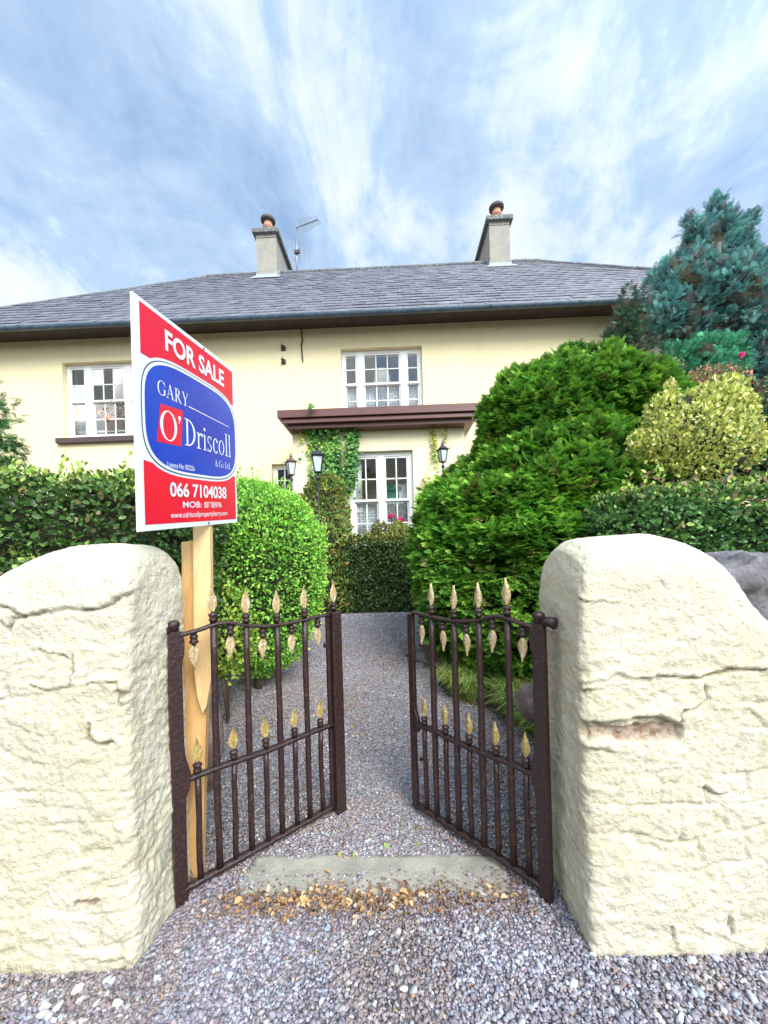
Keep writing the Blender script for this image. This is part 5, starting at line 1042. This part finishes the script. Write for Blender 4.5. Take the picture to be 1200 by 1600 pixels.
BG_HAZE = [(.09, .25, .25), (.12, .31, .29), (.07, .19, .20), (.18, .38, .34), (.15, .15, .14)]  # lens flare haze is put into these blue green leaf colours
blob_tree('conifer', 'tall blue green conifer with spiky tops right of the house', [(1065, 450, 52, 50, 0), (1046, 490, 26, 36, -.2), (1112, 400, 34, 52, .2), (1128, 365, 17, 30, .2), (1122, 335, 7, 22, .2), (1118, 322, 4, 12, .2), (1134, 345, 6, 16, .1), (1084, 380, 10, 26, .1), (1078, 356, 5, 18, .1), (1092, 362, 4, 14, 0), (1168, 350, 3, 10, .2), (1150, 455, 46, 55, -.3), (1160, 375, 9, 32, .2), (1172, 362, 6, 22, .2), (1150, 392, 18, 24, .2), (1185, 440, 34, 50, .1), (1195, 480, 42, 60, 0), (1062, 500, 44, 40, 0), (1120, 500, 50, 50, 0), (1190, 545, 44, 60, .1), (1150, 575, 45, 40, .2)], 7.2, BG_HAZE,
    [(1120, 800), (1118, 560), (1122, 440), (1124, 340)], .10, .15, 44, 7, spread=.7, up=.9, extra=[[(1118, 520), (1121, 440), (1123, 380)], [(1119, 470), (1104, 430), (1098, 405)], [(1120, 500), (1135, 450), (1140, 425)]])
blob_tree('conifer', 'small dark conifer between the house and the tall blue conifer', [(981, 468, 7, 22, 0), (980, 500, 17, 26, 0), (978, 522, 27, 24, 0), (992, 540, 26, 20, 0), (962, 530, 14, 14, -.1)], 6.3, [(.045, .12, .07), (.06, .15, .085), (.035, .09, .055), (.12, .10, .07)],
    [(982, 800), (982, 560), (982, 465)], .05, .11, 80, 6, up=.6)
blob_tree('conifer', 'low bushy blue green conifer behind the clipped cypress', [(1060, 560, 24, 24, 0), (1095, 555, 32, 26, 0), (1130, 555, 28, 26, 0), (1150, 570, 18, 22, 0), (1100, 590, 50, 24, 0)], 5.9, [(.07, .30, .17), (.10, .37, .20), (.05, .20, .12)], [(1095, 800), (1095, 600)], .06, .11, 80, 6, up=.4, cat='shrub')
blob_tree('young_fir', 'green fir branches reaching in at the left edge above the hedge', [(-30, 640, 30, 20, 0), (-40, 600, 20, 24, 0), (-12, 672, 26, 14, -.1), (2, 655, 20, 5, -.1), (8, 632, 10, 4, -.1), (-20, 700, 50, 16, 0), (8, 690, 22, 5, -.1), (14, 712, 20, 8, 0), (-30, 740, 50, 30, 0)], 3.9, [(.06, .17, .05), (.10, .24, .06), (.04, .12, .04)], [(-45, 900), (-45, 700), (-42, 560)], .05, .085, 110, 5, up=.05, spread=.5, hull=0)
# variegated yellow bush
def varieg():
    Y = 3.12; root = None; g0 = float(gz(0, Y)); c0 = at(1090, 675, Y); base = (c0.x, Y, g0); root = tagplant('variegated_shrub', base, 'yellow variegated holly like shrub above the right hedge'); parts = []
    for (px_, py_b, rx, ry) in ((1080, 690, 78, 62), (1035, 705, 46, 46), (1130, 660, 48, 55), (1145, 625, 24, 36), (1165, 690, 26, 42), (1040, 650, 28, 38), (1048, 612, 9, 18), (1110, 640, 50, 40), (1142, 598, 8, 14), (1000, 700, 18, 26)):
        c = np.array(tuple(at(px_, py_b, Y))); R_ = np.array([rx, rx * .8, ry]) / F * Y; n = int(4 * np.pi * R_[0] * R_[2] * 3600); D = unit(RNG.normal(0, 1, (n, 3))); P = c + D * R_ * (RNG.uniform(.5, 1.05, n) ** .5 * (1 + .25 * fbm(D + px_, 2.5, 3, 2)))[:, None]
        parts.append(leaves(P, D, .028, [(.50, .52, .12), (.62, .60, .19), (.34, .40, .09), (.14, .22, .05), (.72, .68, .32)], [.3, .25, .2, .15, .10], .6, .5, .8))
    v, f, c = merge(parts); np_mesh('foliage', v, f, 'leaf', c, root, base); blob_mesh('branches', tuple(at(1085, 690, Y + .1)), (.42, .3, .35), 'twig', root, base, amp=.3)
    for k in range(4): trunk(root, base, [base, tuple(at(1040 + 35 * k, 690, Y))], .025, 'stem')
varieg()
low_shrub(1200, 690, 4.8, (.75, .5, .75), [(.06, .14, .06), (.09, .19, .08), (.045, .10, .05), (.30, .12, .09)], 'dark leafy shrub at the right edge beyond the yellow shrub', .05, 9000, 'dark_shrub', seed=31, hull=.78)
low_shrub(1110, 597, 4.9, (.40, .3, .14), [(.40, .17, .11), (.20, .24, .10), (.50, .24, .16), (.12, .18, .07)], 'reddish flowering shrub tops between the cypress and the yellow shrub', .04, 900, 'flowering_shrub', seed=33, hull=0)
fr_o = empty('fuchsia_flower', tuple(at(1160, 555, 4.9)), 'single pink red flower in front of the dark conifers', 'flower'); D = unit(RNG.normal(0, 1, (40, 3))); P = np.array(tuple(at(1160, 555, 4.9))) + D * .012
v, f, c = leaves(P, D, .03, [(.75, .05, .2)]); np_mesh('bloom', v, f, 'pink', c, fr_o, tuple(fr_o.location)); MB().tube([at(1160, 555, 4.9), at(1150, 610, 4.9)], .005, 5).build('stem', 'twig', fr_o, tuple(fr_o.location))
# strappy grass below the cypress
n = 9000; y = RNG.uniform(2.75, 3.9, n); xb = np.interp(y, py_, pr_) + RNG.uniform(.0, .42, n) ** 1.0; pos = np.stack([xb, y, gz(0, y)], 1); th = RNG.uniform(0, 2 * np.pi, n); lean = RNG.uniform(.3, 1.1, n)
keep = (vnoise(pos, 3.3, 2) > -.35); pos, th, lean = pos[keep], th[keep], lean[keep]; n = len(pos); h = RNG.uniform(.12, .25, n); w_ = .0035; d = np.stack([np.cos(th), np.sin(th), np.zeros(n)], 1); s = np.stack([-np.sin(th), np.cos(th), np.zeros(n)], 1) * w_
Vg = []
for t_, zz, ww in ((0, 0, 1), (.35, .75, 1), (.8, 1.0, .8), (1.25, .85, .15)):
    p = pos + d * (lean * h * t_)[:, None] + np.stack([0 * h, 0 * h, h * zz], 1); Vg += [p - s * ww, p + s * ww]
V = np.stack(Vg, 1).reshape(-1, 3); b8 = (np.arange(n) * 8)[:, None, None]; Fg = (np.array([(0, 1, 3, 2), (2, 3, 5, 4), (4, 5, 7, 6)])[None] + b8).reshape(-1, 4)
tag(np_mesh('grass', V, Fg, 'matte', np.repeat(pal(n, [(.16, .28, .05), (.26, .36, .08), (.10, .20, .04), (.40, .40, .15)], None, .2), 8, 0)), 'strappy green grass at the foot of the clipped cypress', 'grass', kind='stuff')
# sparse weeds in the gravel
n = 500; x = RNG.uniform(-.7, .9, n); y = RNG.uniform(1.8, 5.2, n); k = (vnoise(np.stack([x, y, 0 * x], 1), 2.2, 12) > .25) & (x < np.interp(y, py_, pr_)); x, y = x[k], y[k]; P = np.stack([x, y, gz(0, y) + .006], 1)
v, f, c = leaves(P, np.tile([0, 0, 1.], (len(P), 1)), .022, [(.22, .32, .05), (.32, .38, .08)], None, .3, .6, .9); tag(np_mesh('weeds', v, f, 'leaf', c), 'tiny green weeds and moss sprouting in the gravel path', 'weeds', kind='stuff')
# wood across the road, behind the viewer: it shows as dark reflections in the windows
parts = []
for k in range(16):
    c = np.array([-26 + k * 3.6 + RNG.uniform(-1, 1), -13 + RNG.uniform(-1.5, 1.5), RNG.uniform(2.0, 3.2)]); R_ = np.array([2.6, 2.0, RNG.uniform(2.4, 4.4)])
    D = unit(RNG.normal(0, 1, (900, 3))); P = c + D * R_ * (1 + .25 * fbm(D + k, 2, 3, k))[:, None]; parts.append(leaves(P, D, .42, [(.05, .11, .03), (.07, .14, .04), (.035, .08, .03)], None, .6, .3, .9))
v, f, c = merge(parts); tag(np_mesh('trees', v, f, 'matte', c), 'dark wood across the road behind the viewer, reflected in the panes', 'wood', kind='stuff')
